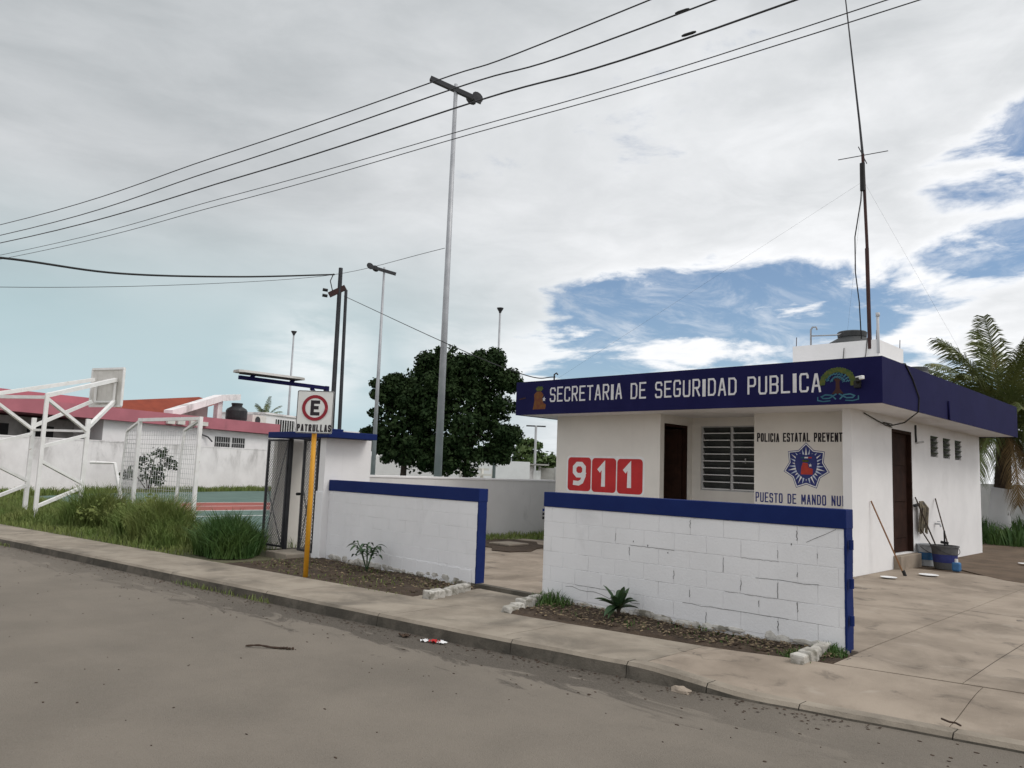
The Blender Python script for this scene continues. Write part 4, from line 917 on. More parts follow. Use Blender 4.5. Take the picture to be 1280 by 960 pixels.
# two trusses: tall rear post, short front post, zigzag braces, arms reaching to the board
ax = V3((-.485, .875, 0)); ac = V3((-.875, -.485, 0))
Rb = V3((-21.25, 5.68, 0)); spanL = 1.35; sepW = 1.75
ends = []
for k in range(2):
    rb_ = Rb + ac * sepW * k; fb = rb_ + ax * spanL
    MB().bar(rb_ + V3((0, 0, -.1)), rb_ + V3((0, 0, 3.03)), .085).build('rear_post', 'steel_white', bh)
    MB().bar(fb + V3((0, 0, -.1)), fb + V3((0, 0, 2.52)), .1).build('front_post', 'steel_white', bh)
    zz = [3.22, 2.15, 1.65, 1.3, .62, .55, -.0]
    for a, za, b, zb in ((rb_, 2.92, fb, 2.2), (fb, 2.1, rb_, 1.75), (rb_, 1.4, fb, .85), (fb, .75, rb_, .3)):
        MB().bar(a + V3((0, 0, za)), b + V3((0, 0, zb)), .075).build('brace', 'steel_white', bh)
    tip = rb_ + ax * 2.72 + ac * (.5 if k == 0 else -.5)
    ends.append(tip)
    MB().bar(rb_ + V3((0, 0, 3.0)), tip + V3((0, 0, 3.72)), .1).build('top_arm', 'steel_white', bh)
    MB().bar(fb + V3((0, 0, 2.3)), tip + V3((0, 0, 3.1)), .09).build('lower_arm', 'steel_white', bh)
MB().bar(Rb + V3((0, 0, 2.95)), Rb + ac * sepW + V3((0, 0, 2.95)), .08).build('tie_bar', 'steel_white', bh)
MB().bar(Rb + ax * spanL + V3((0, 0, 2.2)), Rb + ac * sepW + ax * spanL + V3((0, 0, 2.2)), .06).build('tie_bar', 'steel_white', bh)
bc = (ends[0] + ends[1]) / 2 + ax * .1; hw = .63; ac = V3((-.94, -.342, 0)); ax = V3((-.342, .94, 0))
def BP(s, z, d=0): p_ = bc + ac * s + ax * d; return (p_[0], p_[1], z)
for i in range(6):
    a = -hw + i * .21
    MB().add([BP(a + .003, 2.98), BP(a + .207, 2.98), BP(a + .207, 4.04), BP(a + .003, 4.04), BP(a + .003, 2.98, .03), BP(a + .207, 2.98, .03), BP(a + .207, 4.04, .03), BP(a + .003, 4.04, .03)], [(0, 1, 2, 3), (7, 6, 5, 4), (0, 4, 5, 1), (1, 5, 6, 2), (2, 6, 7, 3), (3, 7, 4, 0)]).build('board_plank', 'ac_white', bh)
fm = MB()
for a, b in (((-hw, 2.98), (hw, 2.98)), ((-hw, 4.04), (hw, 4.04)), ((-hw, 2.98), (-hw, 4.04)), ((hw, 2.98), (hw, 4.04))): fm.bar(BP(*a, -.0), BP(*b, -.0), .06)
fm.build('board_frame', 'steel_white', bh)
fm = MB()
for a, b in (((-.38, 3.1), (.38, 3.1)), ((-.38, 3.66), (.38, 3.66)), ((-.38, 3.1), (-.38, 3.66)), ((.38, 3.1), (.38, 3.66))): fm.bar(BP(*a, -.05), BP(*b, -.05), .05)
fm.build('inner_frame', 'steel_white', bh)
MB().tube([BP(.225 * math.cos(t * math.pi / 8), 3.05, .27 + .225 * math.sin(t * math.pi / 8)) for t in range(17)], .01, 5).build('rim', 'emb_orange', bh)
rk = thing('bent_rail', 'bent white tube rail standing by the front post of the basketball stand', 'rail', (-22.5, 8.5, 0))
m = MB().tube([(-21.9, 7.0, 1.4), (-21.6, 7.5, 1.4), (-21.2, 7.75, -.1)], .05, 6); m.build('tube', 'steel_white', rk)

# ------------------------------------------------------------------ weathered wall and pink building
bw = thing('weathered_wall', 'long white boundary wall with dark rain streaks behind the court', 'wall', WP(8, 0, 0))
def wbox(s0, s1, b0, b1, z0, z1, name, m_, parent, z0b=None, z1b=None):
    """box in the frame of the far wall; the b-suffixed heights are those of its far end"""
    z0b = z0 if z0b is None else z0b; z1b = z1 if z1b is None else z1b
    vs = [WP(s0, b0, z0), WP(s1, b0, z0b), WP(s1, b1, z0b), WP(s0, b1, z0), WP(s0, b0, z1), WP(s1, b0, z1b), WP(s1, b1, z1b), WP(s0, b1, z1)]
    return MB().add(vs, [(0, 3, 2, 1), (4, 5, 6, 7), (0, 1, 5, 4), (1, 2, 6, 5), (2, 3, 7, 6), (3, 0, 4, 7)]).build(name, m_, parent)
wbox(-30, 17.1, 0, .15, -.1, 2.1, 'wall', 'old_wall', bw, z1b=2.3)
wbox(-30, 17.1, -.015, .165, 2.101, 2.15, 'coping', 'old_wall', bw, 2.301, 2.36)
pk = thing('pink_building', 'long white school-like building with pink fascia and red sloping roof', 'building', WP(8, 4, 0))
wbox(5.2, 17.7, .6, 9, -.1, 3.28, 'wall', 'white_wall', pk)
wbox(-30, 5.19, 2.4, 9, -.1, 3.2, 'wall', 'far_wall', pk)
wbox(-30, 18.0, .2, 9.5, 3.20, 3.62, 'fascia', 'pink', pk, 3.31, 3.95)
wbox(-30, 8.6, 3.6, 3.8, 3.3, 4.1, 'upper_parapet', 'pink', pk, z1b=4.5)
MB().add([WP(8.6, 3.4, 3.8), WP(12.6, 3.4, 3.95), WP(16.2, 3.4, 5.1), WP(16.4, 5.2, 5.5), WP(8.6, 5.2, 4.45)], [(0, 1, 2, 3, 4)]).build('roof', 'roof_red', pk, fix=False)
def beam(s0, z0, s1, z1, b0, b1, h, nm): 
    return wbox(s0, s1, b0, b1, z0 - h, z0, nm, 'old_wall', pk, z1 - h, z1)
beam(10.6, 4.2, 14.4, 5.42, 1.7, 2.3, .38, 'sloped_beam'); beam(14.41, 5.42, 16.0, 5.62, 1.7, 2.3, .36, 'beam_end')
wbox(14.3, 14.7, 1.9, 2.2, 3.96, 5.1, 'roof_post', 'old_wall', pk)
wbox(11.5, 14.29, 2.6, 3.0, 3.9, 4.1, 'dark_recess', 'far_wall', pk, 3.9, 4.95)
wbox(17.0, 21.5, 2.6, 8, 3.96, 4.15, 'low_roof', 'far_wall', pk, 3.5, 3.62)
# barred window
wf = wbox(12.75, 15.25, .57, .6, 2.3, 2.92, 'window', 'black', pk)
for i in range(14): wbox(12.8 + i * .185, 12.83 + i * .185, .54, .568, 2.3, 2.92, 'bar', 'frame_grey', wf)
wbox(13.97, 14.05, .53, .567, 2.3, 2.92, 'mullion', 'white', wf); wbox(12.75, 15.25, .535, .566, 2.58, 2.62, 'rail', 'frame_grey', wf)
# old wall-mounted blocks under the goal crossbar height
for i, s in enumerate((8.6, 9.3, 10.2, 11.0)): wbox(s, s + .5, .05, .19, 3.35 + .02 * i, 3.62, 'vent_block', 'ac_white', pk)
# lower left: dark openings of the covered walk
for s in (-3.2, -1.5, .6, 2.8): wbox(s, s + 1.3, 2.36, 2.4, 1.9, 2.85, 'opening', 'black', pk)
cable([WP(11.4, .55, 3.0), WP(12.0, .45, 2.85), WP(12.2, .3, 2.6)], .04, 'wall_lamp', 'dark_metal', pk)
rt = thing('roof_tank', 'black plastic water tank on the pink-edged roof', 'water tank', WP(15.55, 2, 3.9)); q = WP(15.6, 1.6, 3.8)
MB().lathe(q, [(.6, 0), (.62, .1), (.6, .25), (.62, .35), (.62, .78), (.55, .9), (.3, 1.05), (.3, 1.16), (.01, 1.2)], 22).build('body', 'plastic_black', rt)
MB().lathe((q[0], q[1], q[2] + 1.15), [(.33, 0), (.33, .09), (.01, .1)], 18).build('lid', 'plastic_black', rt)
au = thing('air_conditioner', 'white outdoor air-conditioner unit beside the black roof tank', 'air conditioner', WP(18, 2, 3.9))
wbox(17.35, 18.7, 1.8, 2.4, 3.86, 4.5, 'casing', 'ac_white', au)
q = WP(17.85, 1.79, 4.18)
fa = MB(); fa.plate([(.24 * math.cos(i * math.pi / 12), .24 * math.sin(i * math.pi / 12)) for i in range(24)][::1], .02, q, (UW[0], UW[1], 0)).build('fan_grille', 'dark_metal', au)
wbox(17.4, 18.65, 1.85, 2.35, 3.7, 3.859, 'foot', 'galv', au)
hs = thing('roof_room', 'small white room with barred window behind the parking sign', 'building', WP(21, 4, 0))
wbox(20.1, 24.5, 3, 7, -.1, 4.75, 'wall', 'white_wall', hs); wbox(20.0, 24.6, 2.9, 7.1, 4.751, 4.87, 'roof', 'old_wall', hs)
hw_ = wbox(21.3, 23.4, 2.96, 3.0, 3.7, 4.5, 'window', 'black', hs)
for i in range(8): wbox(21.35 + i * .27, 21.4 + i * .27, 2.92, 2.959, 3.7, 4.5, 'bar', 'white', hw_)
wh = thing('long_white_building', 'low white flat-roofed building behind the shelter roof', 'building', (-52, 34, 0))
MB().box(-56, -47.5, 31, 40, -.1, 3.9).build('wall', 'white_wall', wh); MB().box(-56.2, -47.3, 30.8, 40.2, 3.901, 4.05).build('roof', 'old_wall', wh)
# far things beyond the rear wall
fw = thing('far_wall', 'pale far wall below the dark trees', 'wall', (-41, 36, 0))
MB().bar((-46, 30.5, 1.1), (-37.5, 41.0, 1.1), .2, 2.4).build('wall', 'white_wall', fw)
bn = thing('bleacher', 'cream concrete bleacher seats under the dark trees', 'bleacher', (-36, 34.7, 0))
for i, z in enumerate((.95, 1.3, 1.65)):
    q = .35 * i; MB().bar((-36.75 - q, 33.9 + q * .0, z), (-35.3 - q, 35.45, z), .45, .14).build('seat_row', 'cream', bn)
for t in (0, .33, .66, 1.0): MB().bar((-36.75 + 1.45 * t - .3, 33.9 + 1.55 * t, 0), (-36.75 + 1.45 * t - .3, 33.9 + 1.55 * t, 1.7), .14).build('pier', 'cream', bn)
hu = thing('far_hut', 'weathered white hut with flat concrete roof beyond the trees', 'hut', (-41.5, 43.5, 0))
MB().bar((-42.6, 42.3, 1.0), (-40.4, 44.6, 1.0), 1.8, 2.2).build('wall', 'old_wall', hu); MB().bar((-42.5, 42.2, 2.17), (-39.4, 45.2, 2.17), 2.2, .1).build('roof', 'far_wall', hu)
MB().bar((-39.75, 43.9, .85), (-39.35, 44.3, .85), .08, 1.75).build('door', 'white', hu)
ff_ = thing('far_fence', 'grey concrete fence next to the far hut', 'fence', (-38.5, 46, 0))
for i in range(6):
    a = V3((-40.0 + i * .9, 44.9 + i * .85, .95)); MB().bar(a, a + V3((.88, .83, 0)), .1, 2.0).build('panel', 'far_wall', ff_)
    MB().bar((a[0], a[1], 0), (a[0], a[1], 2.05), .16).build('post', 'rear_wall', ff_)
rwl = thing('back_wall', 'pale wall behind the palm at the rear of the yard', 'wall', (0, 33, 0))
box(-22, 25, 33, 33.15, -.1, 1.75).build('wall', 'rear_wall', rwl)

# ------------------------------------------------------------------ poles, floodlights and wires
def flood_pole(label, x, y, ztop, r0, r1, arm, lamps, m_='galv', z0=0):
    p = thing('floodlight_pole', label, 'light pole', (x, y, z0))
    MB().tube([(x, y, z0 - .1), (x, y, ztop + .15)], [r0, r1], 12).build('pole', m_, p, smooth=True)
    if arm:
        a, b = arm; a, b = V3(a), V3(b); d = b - a
        MB().bar(a, b, .14, .14).build('crossarm', 'dark_metal', p)
        for t, s in lamps:
            q = a + d * t; n = np.cross(d / np.linalg.norm(d), V3((0, 0, 1)))
            l = MB().lathe((0, 0, 0), [(.05, -.1), (.12, -.07), (.17, .09), (.18, .1), (.01, .11)], 12)
            l.v = [tuple(q + n * s * (.2 + v[2]) + V3((0, 0, 1)) * (v[0] * .9 + s * -.05) + d / np.linalg.norm(d) * v[1]) for v in l.v]
            l.build('floodlight', 'dark_metal', p)
    return p
flood_pole('tallest light pole with crossarm and two floodlights at its right end', -17.4, 15.03, 13.35, .125, .06, ((-17.92, 14.42, 13.62), (-16.86, 15.64, 13.0)), ((.92, 1), (.80, -1)))
flood_pole('light pole with two floodlights at the left end of its crossarm', -30.7, 22.4, 11.25, .12, .05, ((-31.12, 21.81, 11.39), (-30.35, 22.87, 11.1)), ((.03, 1), (.22, -1)))
for lb, x, y, zt in (('slim light pole with one lamp rising behind the right dark tree', -33.98, 33.9, 11.5), ('slim far light pole with one lamp behind the lamp arm', -52.0, 29.95, 11.2)):
    p = flood_pole(lb, x, y, zt, .11, .06, None, ())
    MB().lathe((x, y, zt), [(.07, 0), (.1, .1), (.2, .26), (.22, .32), (.01, .35)], 12).build('lamp_head', 'dark_metal', p)
up = thing('utility_pole', 'dark twin utility pole with red-brown bracket behind the shelter', 'utility pole', (-25.1, 16.4, 0))
MB().tube([(-25.15, 16.35, -.1), (-25.18, 16.32, 9.15)], [.1, .08], 8).build('pole', 'dark_pole', up); MB().tube([(-24.98, 16.62, -.1), (-25.03, 16.52, 8.3)], [.08, .06], 8).build('pole', 'dark_pole', up)
MB().bar((-25.05, 16.5, 8.4), (-25.38, 16.0, 8.05), .12, .2).build('bracket', 'rust_pole', up)
for dz_ in (.0, .22): MB().tube([(-25.4, 15.95, 8.0 + dz_), (-25.5, 15.78, 8.02 + dz_)], .06, 8).build('insulator', 'black', up)
cable([(-25.3, 16.1, 8.2), (-25.35, 16.0, 8.6), (-25.3, 16.1, 8.9)], .02, 'lead', 'black', up)
up2 = thing('utility_pole', 'small far utility pole with crossarm left of the building', 'utility pole', (-46.9, 51.95, 0))
MB().tube([(-46.9, 51.95, 0), (-46.9, 51.95, 5.8)], .11, 8).build('pole', 'galv_light', up2); MB().bar((-47.5, 51.3, 5.75), (-46.3, 52.6, 5.75), .12).build('crossarm', 'dark_metal', up2)

def smooth_line(pts, n=10):
    """Catmull-Rom line through measured support points"""
    P_ = [V3(p) for p in pts]; P_ = [2 * P_[0] - P_[1]] + P_ + [2 * P_[-1] - P_[-2]]; out = []
    for i in range(1, len(P_) - 2):
        for k in range(n):
            t = k / n; a, b, c, d = P_[i - 1:i + 3]
            out.append(tuple(.5 * (2 * b + (c - a) * t + (2 * a - 5 * b + 4 * c - d) * t * t + (3 * b - a - 3 * c + d) * t ** 3)))
    return out + [tuple(P_[-2])]
GW = 'overhead lines along the road'
for lb, r_, pts in (
    ('topmost of the five overhead lines crossing the sky', .011, [(-62, 1.56, 11.4), (-27.88, 5.65, 8.62), (-16.07, 7.07, 8.16), (-9.68, 7.84, 8.03), (-5.66, 8.32, 8.05), (14, 10.7, 8.9)]),
    ('second overhead line from the top, with a dark splice', .012, [(-62, 1.56, 11.0), (-27.78, 5.67, 8.27), (-16.03, 7.08, 7.86), (-9.15, 7.9, 7.77), (-4.75, 8.43, 7.71), (14, 10.7, 8.5)]),
    ('third overhead line from the top, heaviest, with a dark splice', .014, [(-62, 1.56, 10.7), (-27.71, 5.67, 8.01), (-15.1, 7.19, 7.5), (-8.62, 7.97, 7.42), (-3.72, 8.55, 7.34), (14, 10.7, 8.1)]),
    ('fourth overhead line from the top, thin', .007, [(-62, 1.15, 9.8), (-26.38, 5.43, 7.34), (-14.93, 6.81, 6.9), (-8.86, 7.54, 6.76), (-2.59, 8.29, 6.74), (14, 10.3, 7.4)]),
    ('lowest of the five overhead lines, thin', .007, [(-62, 1.15, 9.6), (-26.34, 5.44, 7.21), (-14.92, 6.81, 6.76), (-8.86, 7.54, 6.66), (-2.29, 8.33, 6.63), (14, 10.3, 7.2)])):
    tag(cable(smooth_line(pts), r_, 'overhead_wire', 'dark_metal'), lb, 'wire', GW)
for lb, pts, xq in (('dark splice on the second overhead line near the top edge', [(-9.15, 7.9, 7.77), (-4.75, 8.43, 7.71)], .90), ('dark splice on the third overhead line below the other splice', [(-8.62, 7.97, 7.42), (-3.72, 8.55, 7.34)], .72)):
    a, b = V3(pts[0]), V3(pts[1]); d = (b - a) / np.linalg.norm(b - a); c_ = a + (b - a) * xq
    tag(MB().tube([tuple(c_ + d * q) for q in (-.1, -.06, .06, .1)], [.012, .02, .02, .012], 7).build('wire_splice', 'black', origin=tuple(c_)), lb, 'splice', 'splices on overhead lines')
tag(cable(smooth_line([(-20.2, 1.0, 5.5), (-21.55, 4.45, 6.22), (-22.77, 7.58, 6.69), (-24.27, 11.83, 7.72), (-25.3, 16.13, 8.87)]), .03, 'service_cable', 'black'), 'thick black cable sagging from the left to the dark twin pole', 'cable')
tag(cable(smooth_line([(-25.2, -1, 5.2), (-25.45, 5.33, 6.23), (-25.7, 11.12, 7.53), (-25.3, 16.13, 8.87), (-17.48, 14.95, 8.24)]), .009, 'thin_cable', 'dark_metal'), 'thin pale cable passing the twin pole to the tallest light pole', 'cable')
tag(cable(smooth_line([(-25.07, 16.47, 8.06), (-16.57, 14.47, 5.13), (-12.03, 12.85, 3.78), (-11.05, 12.82, 3.66)]), .012, 'service_cable', 'black'), 'thin black cable running down from the twin pole to the roof corner', 'cable')

# ------------------------------------------------------------------ cleaning things by the side door
def bucket(label, x, y, r0, r1, h, body, bandc):
    b = thing('bucket', label, 'bucket', (x, y, 0), 'buckets by the side door')
    MB().lathe((x, y, 0), [(r0, .001), (r1, h), (r1 + .018, h), (r1 + .018, h + .025), (r1 - .012, h + .025), (r0 - .015, .03)], 24).build('body', body, b)
    rr_ = lambda z: r0 + (r1 - r0) * z / h + .003
    m = MB(); n = 24; z0, z1 = h * .3, h * .66
    k = 14
    m.add([(x + rr_(z) * math.cos(a), y + rr_(z) * math.sin(a), z) for z in (z0, z1) for a in [R(-150 + 170 * i / k) for i in range(k + 1)]], [(i, i + 1, k + 2 + i, k + 1 + i) for i in range(k)])
    m.build('printed_band', bandc, b, fix=False)
    MB().tube([(x + (r1 + .02) * math.cos(t), y + (r1 + .02) * math.sin(t), h - .02 - .12 * math.sin((t + 1.9) / 2.6 * math.pi)) for t in [-1.9 + 2.6 * i / 12 for i in range(13)]], .006, 5).build('handle', 'dark_metal', b)
    return b
bucket('pale plastic bucket with blue band beside the doorstep', -4.83, 17.08, .14, .16, .40, 'bucket_white', 'sky_blue')
bucket('large dark grey bucket holding mop and broom handles', -4.42, 16.78, .19, .235, .42, 'bucket_grey', 'letter_blue')
cn = thing('jug', 'small blue plastic container in front of the dark bucket', 'container', (-4.14, 16.45, 0))
MB().box(-4.21, -4.07, 16.38, 16.53, .001, .17).build('body', 'sky_blue', cn, bevel=.03); MB().tube([(-4.14, 16.45, .165), (-4.14, 16.45, .23)], .03, 8).build('neck', 'white', cn)
b = thing('broom_handle', 'brown wooden broom handle leaning on the wall left of the side door', 'broom', (-4.5, 14.68, 0))
MB().tube([(-4.52, 14.68, .02), (-4.978, 14.47, 1.27)], .014, 8).build('stick', 'stick', b); MB().tube([(-4.5, 14.69, .0), (-4.53, 14.675, .09)], .03, 8).build('cap', 'black', b)
mp = thing('mop', 'grey string mop hung head up against the wall above the buckets', 'mop', (-4.5, 17.2, .3))
MB().tube([(-4.44, 16.8, .06), (-4.97, 16.93, 1.34)], .014, 8).build('stick', 'bark', mp)
MB().bar((-4.97, 16.88, 1.17), (-4.9, 17.2, 1.22), .05).build('clamp', 'dark_metal', mp)
r = random.Random(2)
for i in range(26):
    a = r.uniform(-.17, .17); c_ = r.uniform(-.05, .05)
    MB().tube([(-4.92 + c_ * .3, 17.12 + a * .45, 1.26), (-4.88 + c_, 17.14 + a * .9, 1.12), (-4.9 + c_, 17.14 + a, .9), (-4.92 + c_, 17.14 + a * 1.05, r.uniform(.6, .75))], .016, 5).build('strand', 'mop', mp)
b = thing('broom_handle', 'thin dark broom stick rising right of the mop from the bucket', 'broom', (-4.4, 17.4, .1)); MB().tube([(-4.3, 16.86, .10), (-4.975, 18.3, 1.31)], .013, 8).build('stick', 'bark', b)
b = thing('broom_handle', 'short dark stick leaning left out of the dark bucket', 'broom', (-4.6, 17.1, .1)); MB().tube([(-4.45, 16.7, .12), (-4.82, 16.72, .72)], .013, 8).build('stick', 'bark', b)
b = thing('brush', 'short dark brush standing upright in the dark bucket', 'brush', (-4.4, 17.2, .1)); MB().tube([(-4.42, 16.8, .04), (-4.44, 16.86, .72)], .016, 8).build('stick', 'black', b); MB().bar((-4.5, 16.82, .5), (-4.37, 16.86, .48), .05).build('head', 'black', b)
tp = thing('water_tap', 'small grey wall tap on the white side wall right of the brooms', 'tap', (-4.98, 18.0, .8)); MB().tube([(-5.0, 18.3, .78), (-4.9, 18.3, .78), (-4.88, 18.3, .72)], .018, 7).build('spout', 'galv', tp); MB().bar((-4.92, 18.22, .83), (-4.92, 18.38, .83), .02).build('handle', 'galv', tp)
for lb, x, y, s in (('white paper plate lying left on the yard slab', -4.55, 14.0, .13), ('white paper plate lying right on the yard slab', -4.24, 15.1, .16), ('white scrap of paper on the brown dirt', -3.6, 19.5, .14)):
    m = MB().lathe((x, y, .012), [(s * .7, 0), (s, .012), (s, .017), (s * .66, .006)], 16); tag(m.build('paper_plate', 'paper', origin=(x, y, .01)), lb, 'litter')
# ------------------------------------------------------------------ litter and leftovers
mh = thing('utility_cover', 'pale square cover lying on dark earth in the courtyard behind the gap', 'cover', (-11.5, 12.2, 0))
MB().slab([(-12.7, 11.6), (-11.9, 11.2), (-11.3, 11.3), (-10.9, 10.9), (-10.5, 11.0), (-10.4, 11.5), (-10.7, 12.0), (-10.8, 12.6), (-11.3, 12.7), (-11.7, 13.1), (-12.4, 13.0), (-12.8, 12.4)], .0, .02).build('earth_patch', 'soil', mh); MB().box(-11.8, -11.2, 11.7, 12.3, .021, .06).build('cover_plate', 'concrete_old', mh, bevel=.01)
lt = thing('wrapper', 'crumpled red and white wrapper in the gutter', 'litter', (-6.0, 5.22, ROAD_Z)); r = random.Random(4)
def crumple(cx, cy, cz, l, w_, h, m_, parent, seed):
    r = random.Random(seed); g = []; nx, ny = 8, 5
    for i in range(nx + 1):
        for j in range(ny + 1): g.append((cx + (i / nx - .5) * l + r.uniform(-.01, .01), cy + (j / ny - .5) * w_ + r.uniform(-.01, .01), cz + r.random() * h))
    return MB().add(g, [(i * 6 + j, (i + 1) * 6 + j, (i + 1) * 6 + j + 1, i * 6 + j + 1) for i in range(nx) for j in range(ny)]).build('foil', m_, parent, fix=False)
crumple(-6.09, 5.2, ROAD_Z + .006, .08, .07, .022, 'paper', lt, 1); crumple(-6.0, 5.24, ROAD_Z + .006, .1, .08, .028, 'red', lt, 2); crumple(-5.93, 5.27, ROAD_Z + .006, .09, .07, .022, 'paper', lt, 3)
dl_ = thing('dry_leaf', 'dry brown leaf in the gutter left of the wrapper', 'leaf', (-6.4, 5.18, ROAD_Z)); crumple(-6.4, 5.18, ROAD_Z + .006, .13, .09, .025, 'dry', dl_, 5)
sk = thing('seed_pod', 'dark dried stick with knobbly end lying on the road', 'stick', (-6.75, 3.85, ROAD_Z))
MB().tube(smooth_line([(-6.92, 3.71, ROAD_Z + .012), (-6.82, 3.79, ROAD_Z + .024), (-6.72, 3.87, ROAD_Z + .012), (-6.62, 3.95, ROAD_Z + .012)], 5), [.007 + .004 * abs(math.sin(i)) for i in range(16)], 6).build('stalk', 'dry', sk)
for i in range(6): MB().add(*lump(-6.65 + .016 * i, 3.93 + .013 * i + random.uniform(-.012, .012), ROAD_Z + .012, .02, .013, .012, i)).build('knob', 'dry', sk)
rk_ = thing('broken_kerb_stone', 'tan broken stone lying against the kerb where it drops', 'stone', (-3.45, 5.68, ROAD_Z)); MB().add(*lump(-3.45, 5.68, ROAD_Z + .012, .1, .05, .035, 3)).build('stone', 'concrete', rk_)
# scattered twigs and leaf crumbs on road and slab
m = MB(); r = random.Random(9)
for i in range(360):
    x = r.uniform(-14, 2); k = kerb_y(x); y = k - abs(r.gauss(0, .5)) - .05 if i % 3 else r.uniform(k - 3.6, k - .1); s = r.uniform(.004, .011)
    m.add(*[q for q in lump(x, y, ROAD_Z + .002, s * r.uniform(1, 2.2), s * r.uniform(.7, 1.4), .004, i, 5, 3)])
o = m.build('road_debris', 'dry'); stuff(o); tag(o, 'small leaf crumbs and grit scattered along the gutter', 'debris')
m = MB()
for i in range(260):
    x = r.uniform(-6.2, -2.9) if i % 2 else r.uniform(-11.5, -7.8); y = r.uniform(yb(x) + .1, 7.5); s = r.uniform(.01, .035)
    m.add(*lump(x, y, -.03, s, s * r.uniform(.6, 1), s * .6, i, 6, 4))
o = m.build('soil_clods', 'soil'); stuff(o); tag(o, 'clods of earth in the planting strips', 'clods')
for lb, pts in (('dark forked twig on the right pavement slab', [(-1.72, 6.34), (-1.66, 6.30), (-1.62, 6.31), (-1.58, 6.27)]),):
    tag(MB().tube([(x, y, walk_z(x, .3) + .004) for x, y in pts], .007, 6).build('twig', 'dry', origin=(pts[0][0], pts[0][1], -.1)), lb, 'twig')

for lb, cx, cy, n_, zc in (('bushy broad-leaved weed beside the near goal post', -15.9, 6.35, 2600, .42), ('small broad-leaved weed in the tall grass by the left goal post', -18.6, 6.5, 1500, .4)):
    wd_ = thing('weed_bush', lb, 'weed', (cx, cy, -.07)); rr2 = random.Random(n_); m = MB(); bl = []
    for k in range(22):
        a = rr2.uniform(0, 6.28); q = rr2.uniform(.1, .65); h = rr2.uniform(.35, .95) * (1.1 - q * .6) * zc * 2
        p1 = (cx + q * math.cos(a), cy + q * math.sin(a), h); m.tube([(cx + .3 * q * math.cos(a), cy + .3 * q * math.sin(a), -.08), p1], [.008, .004], 4); bl.append((*p1[:2], h * .7, .14, .14, h * .4))
    m.build('stem', 'grass_dark', wd_); leaf_cloud(bl, n_, .035, 'foliage', 'grass', wd_, n_)
def flakes(name, m_, pts, size, seed):
    r = np.random.default_rng(seed); P_ = np.array(pts); n = len(P_); a = r.uniform(0, 6.28, n); s_ = size * r.uniform(.5, 1.5, n)
    u = np.stack([np.cos(a), np.sin(a), r.uniform(-.3, .3, n)], 1) * s_[:, None]; v = np.stack([-np.sin(a), np.cos(a), r.uniform(-.3, .3, n)], 1) * (s_ * r.uniform(.3, .7, n))[:, None]
    V = np.stack([P_ - u, P_ + v, P_ + u, P_ - v], 1).reshape(-1, 3); i = np.arange(n) * 4; me = bpy.data.meshes.new(name)
    me.from_pydata(V.tolist(), [], np.stack([i, i + 1, i + 2, i + 3], 1).tolist()); me.materials.append(M[m_]); o = bpy.data.objects.new(name, me); C.objects.link(o); return stuff(o)
M['straw'] = mat('straw', (.26, .2, .12), (.1, .07, .045), 30, .9)
rr3 = random.Random(12); pts = []
for i in range(2200):
    x = rr3.uniform(-6.25, -2.85) if i % 3 else rr3.uniform(-11.7, -7.75); a = yb(x) + .04; t = rr3.random() ** .6; pts.append((x, a + (7.54 - a) * t, -.02 + rr3.random() * .02))
tag(flakes('leaf_litter', 'straw', pts, .02, 3), 'dry leaf litter strewn over the planting strips', 'litter')
pts = []
for i in range(1300):
    x = rr3.uniform(-26, -2.0); pts.append((x, kerb_y(x) - abs(rr3.gauss(.0, .12)) - .03, ROAD_Z + .006))
tag(flakes('gutter_litter', 'dry', pts, .014, 4), 'dark leaf scraps lying along the kerb', 'litter')
xk = rng.uniform(-30, -8.5, 1500); keep = np.sin(xk * 1.7) + np.sin(xk * .63 + 1) > .3; xk = xk[keep]; nk = len(xk)
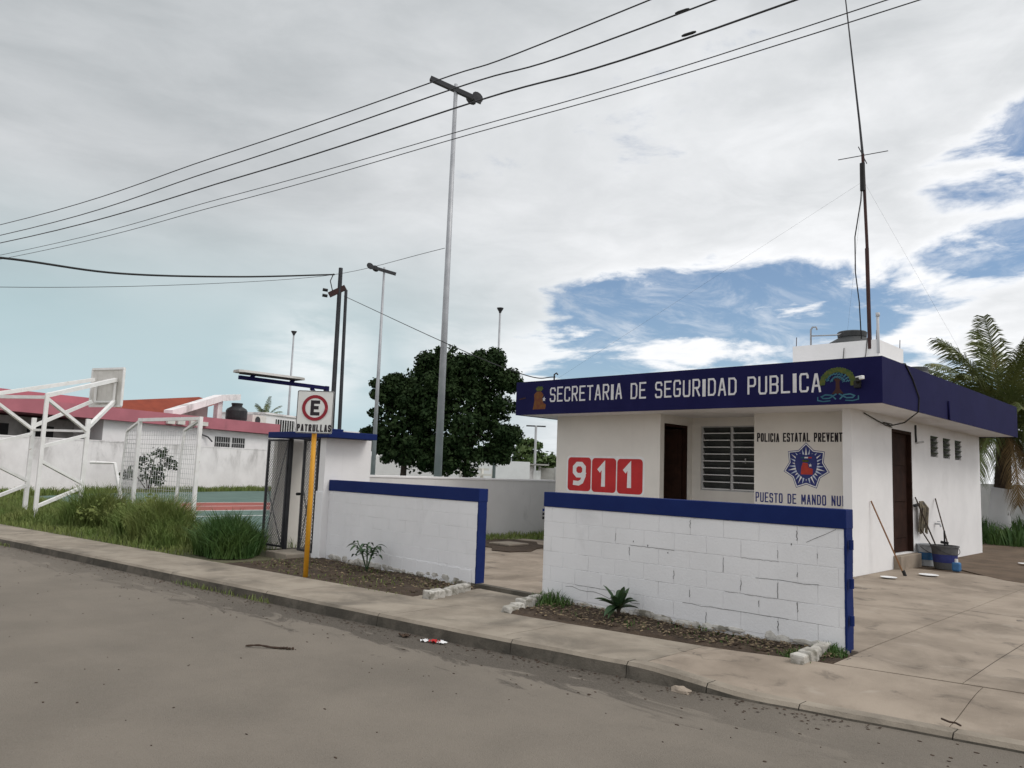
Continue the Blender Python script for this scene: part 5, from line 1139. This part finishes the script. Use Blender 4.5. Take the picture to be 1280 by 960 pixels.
o = blades('kerb_weeds', 'grass', (xk, np.array([kerb_y(v) for v in xk]) - rng.random(nk) * .06 - .015, np.full(nk, ROAD_Z), rng.uniform(.02, .1, nk), np.full(nk, .008), rng.uniform(.2, .8, nk))); tag(o, 'small weeds growing from the foot of the kerb', 'weeds')
# cracks that follow the block joints of the long front wall
cr = random.Random(21)
def crack(pts, th):
    q = [(a + cr.uniform(-.006, .006), b + cr.uniform(-.006, .006)) for a, b in pts]
    MB().ribbon(q, th, .0004, (0, 7.5683, 0), (1, 0, 0)).build('crack', 'crack', fR)
M['crack'] = mat('crack', (.06, .058, .055), (.2, .2, .2), 9, .95)
hh = (1.31 - .21) / 6
def joint_x(row, k): return -6.71 - (.2 if row % 2 else 0) + .4 * k
for row, k in ((2, 8), (3, 9), (1, 9), (1, 8), (0, 8), (2, 7), (4, 9), (4, 8), (3, 7), (2, 5), (4, 3), (3, 4), (1, 6), (5, 9), (0, 6), (5, 6)):      # upright joints that have opened
    x, z = joint_x(row, k), .02 + row * hh; a, b = sorted((cr.uniform(0, .45), cr.uniform(.55, 1)))
    crack([(x + cr.uniform(-.003, .003), z + hh * (a + (b - a) * q / 5)) for q in range(6)], cr.uniform(.003, .0065))
for row, xa, xb in ((1, -4.6, -3.4), (2, -4.1, -3.5), (3, -3.75, -3.1), (4, -5.3, -4.7), (1, -6.1, -5.5), (4, -3.9, -3.5)):                        # bed joints
    crack([(xa + (xb - xa) * q / 10, .02 + row * hh + cr.uniform(-.003, .003)) for q in range(11)], cr.uniform(.0025, .0045))
crack([(-6.25 + .11 * k, .17 - .006 * k + .012 * math.sin(k * 1.9) + cr.uniform(-.008, .008)) for k in range(11)], .005)
crack([(-3.22, .97), (-3.14, 1.01), (-3.04, 1.06), (-2.93, 1.115)], .004)
for k in range(4):
    x, z = cr.uniform(-6.4, -3.0), cr.uniform(.3, 1.05); MB().plate([(x + .008 * math.cos(q) * cr.uniform(.5, 1.3), z + .012 * math.sin(q) * cr.uniform(.5, 1.3)) for q in (0, 1, 2, 3, 4, 5)], .0008, (0, 7.5685, 0), (1, 0, 0)).build('chip', 'crack', fR)
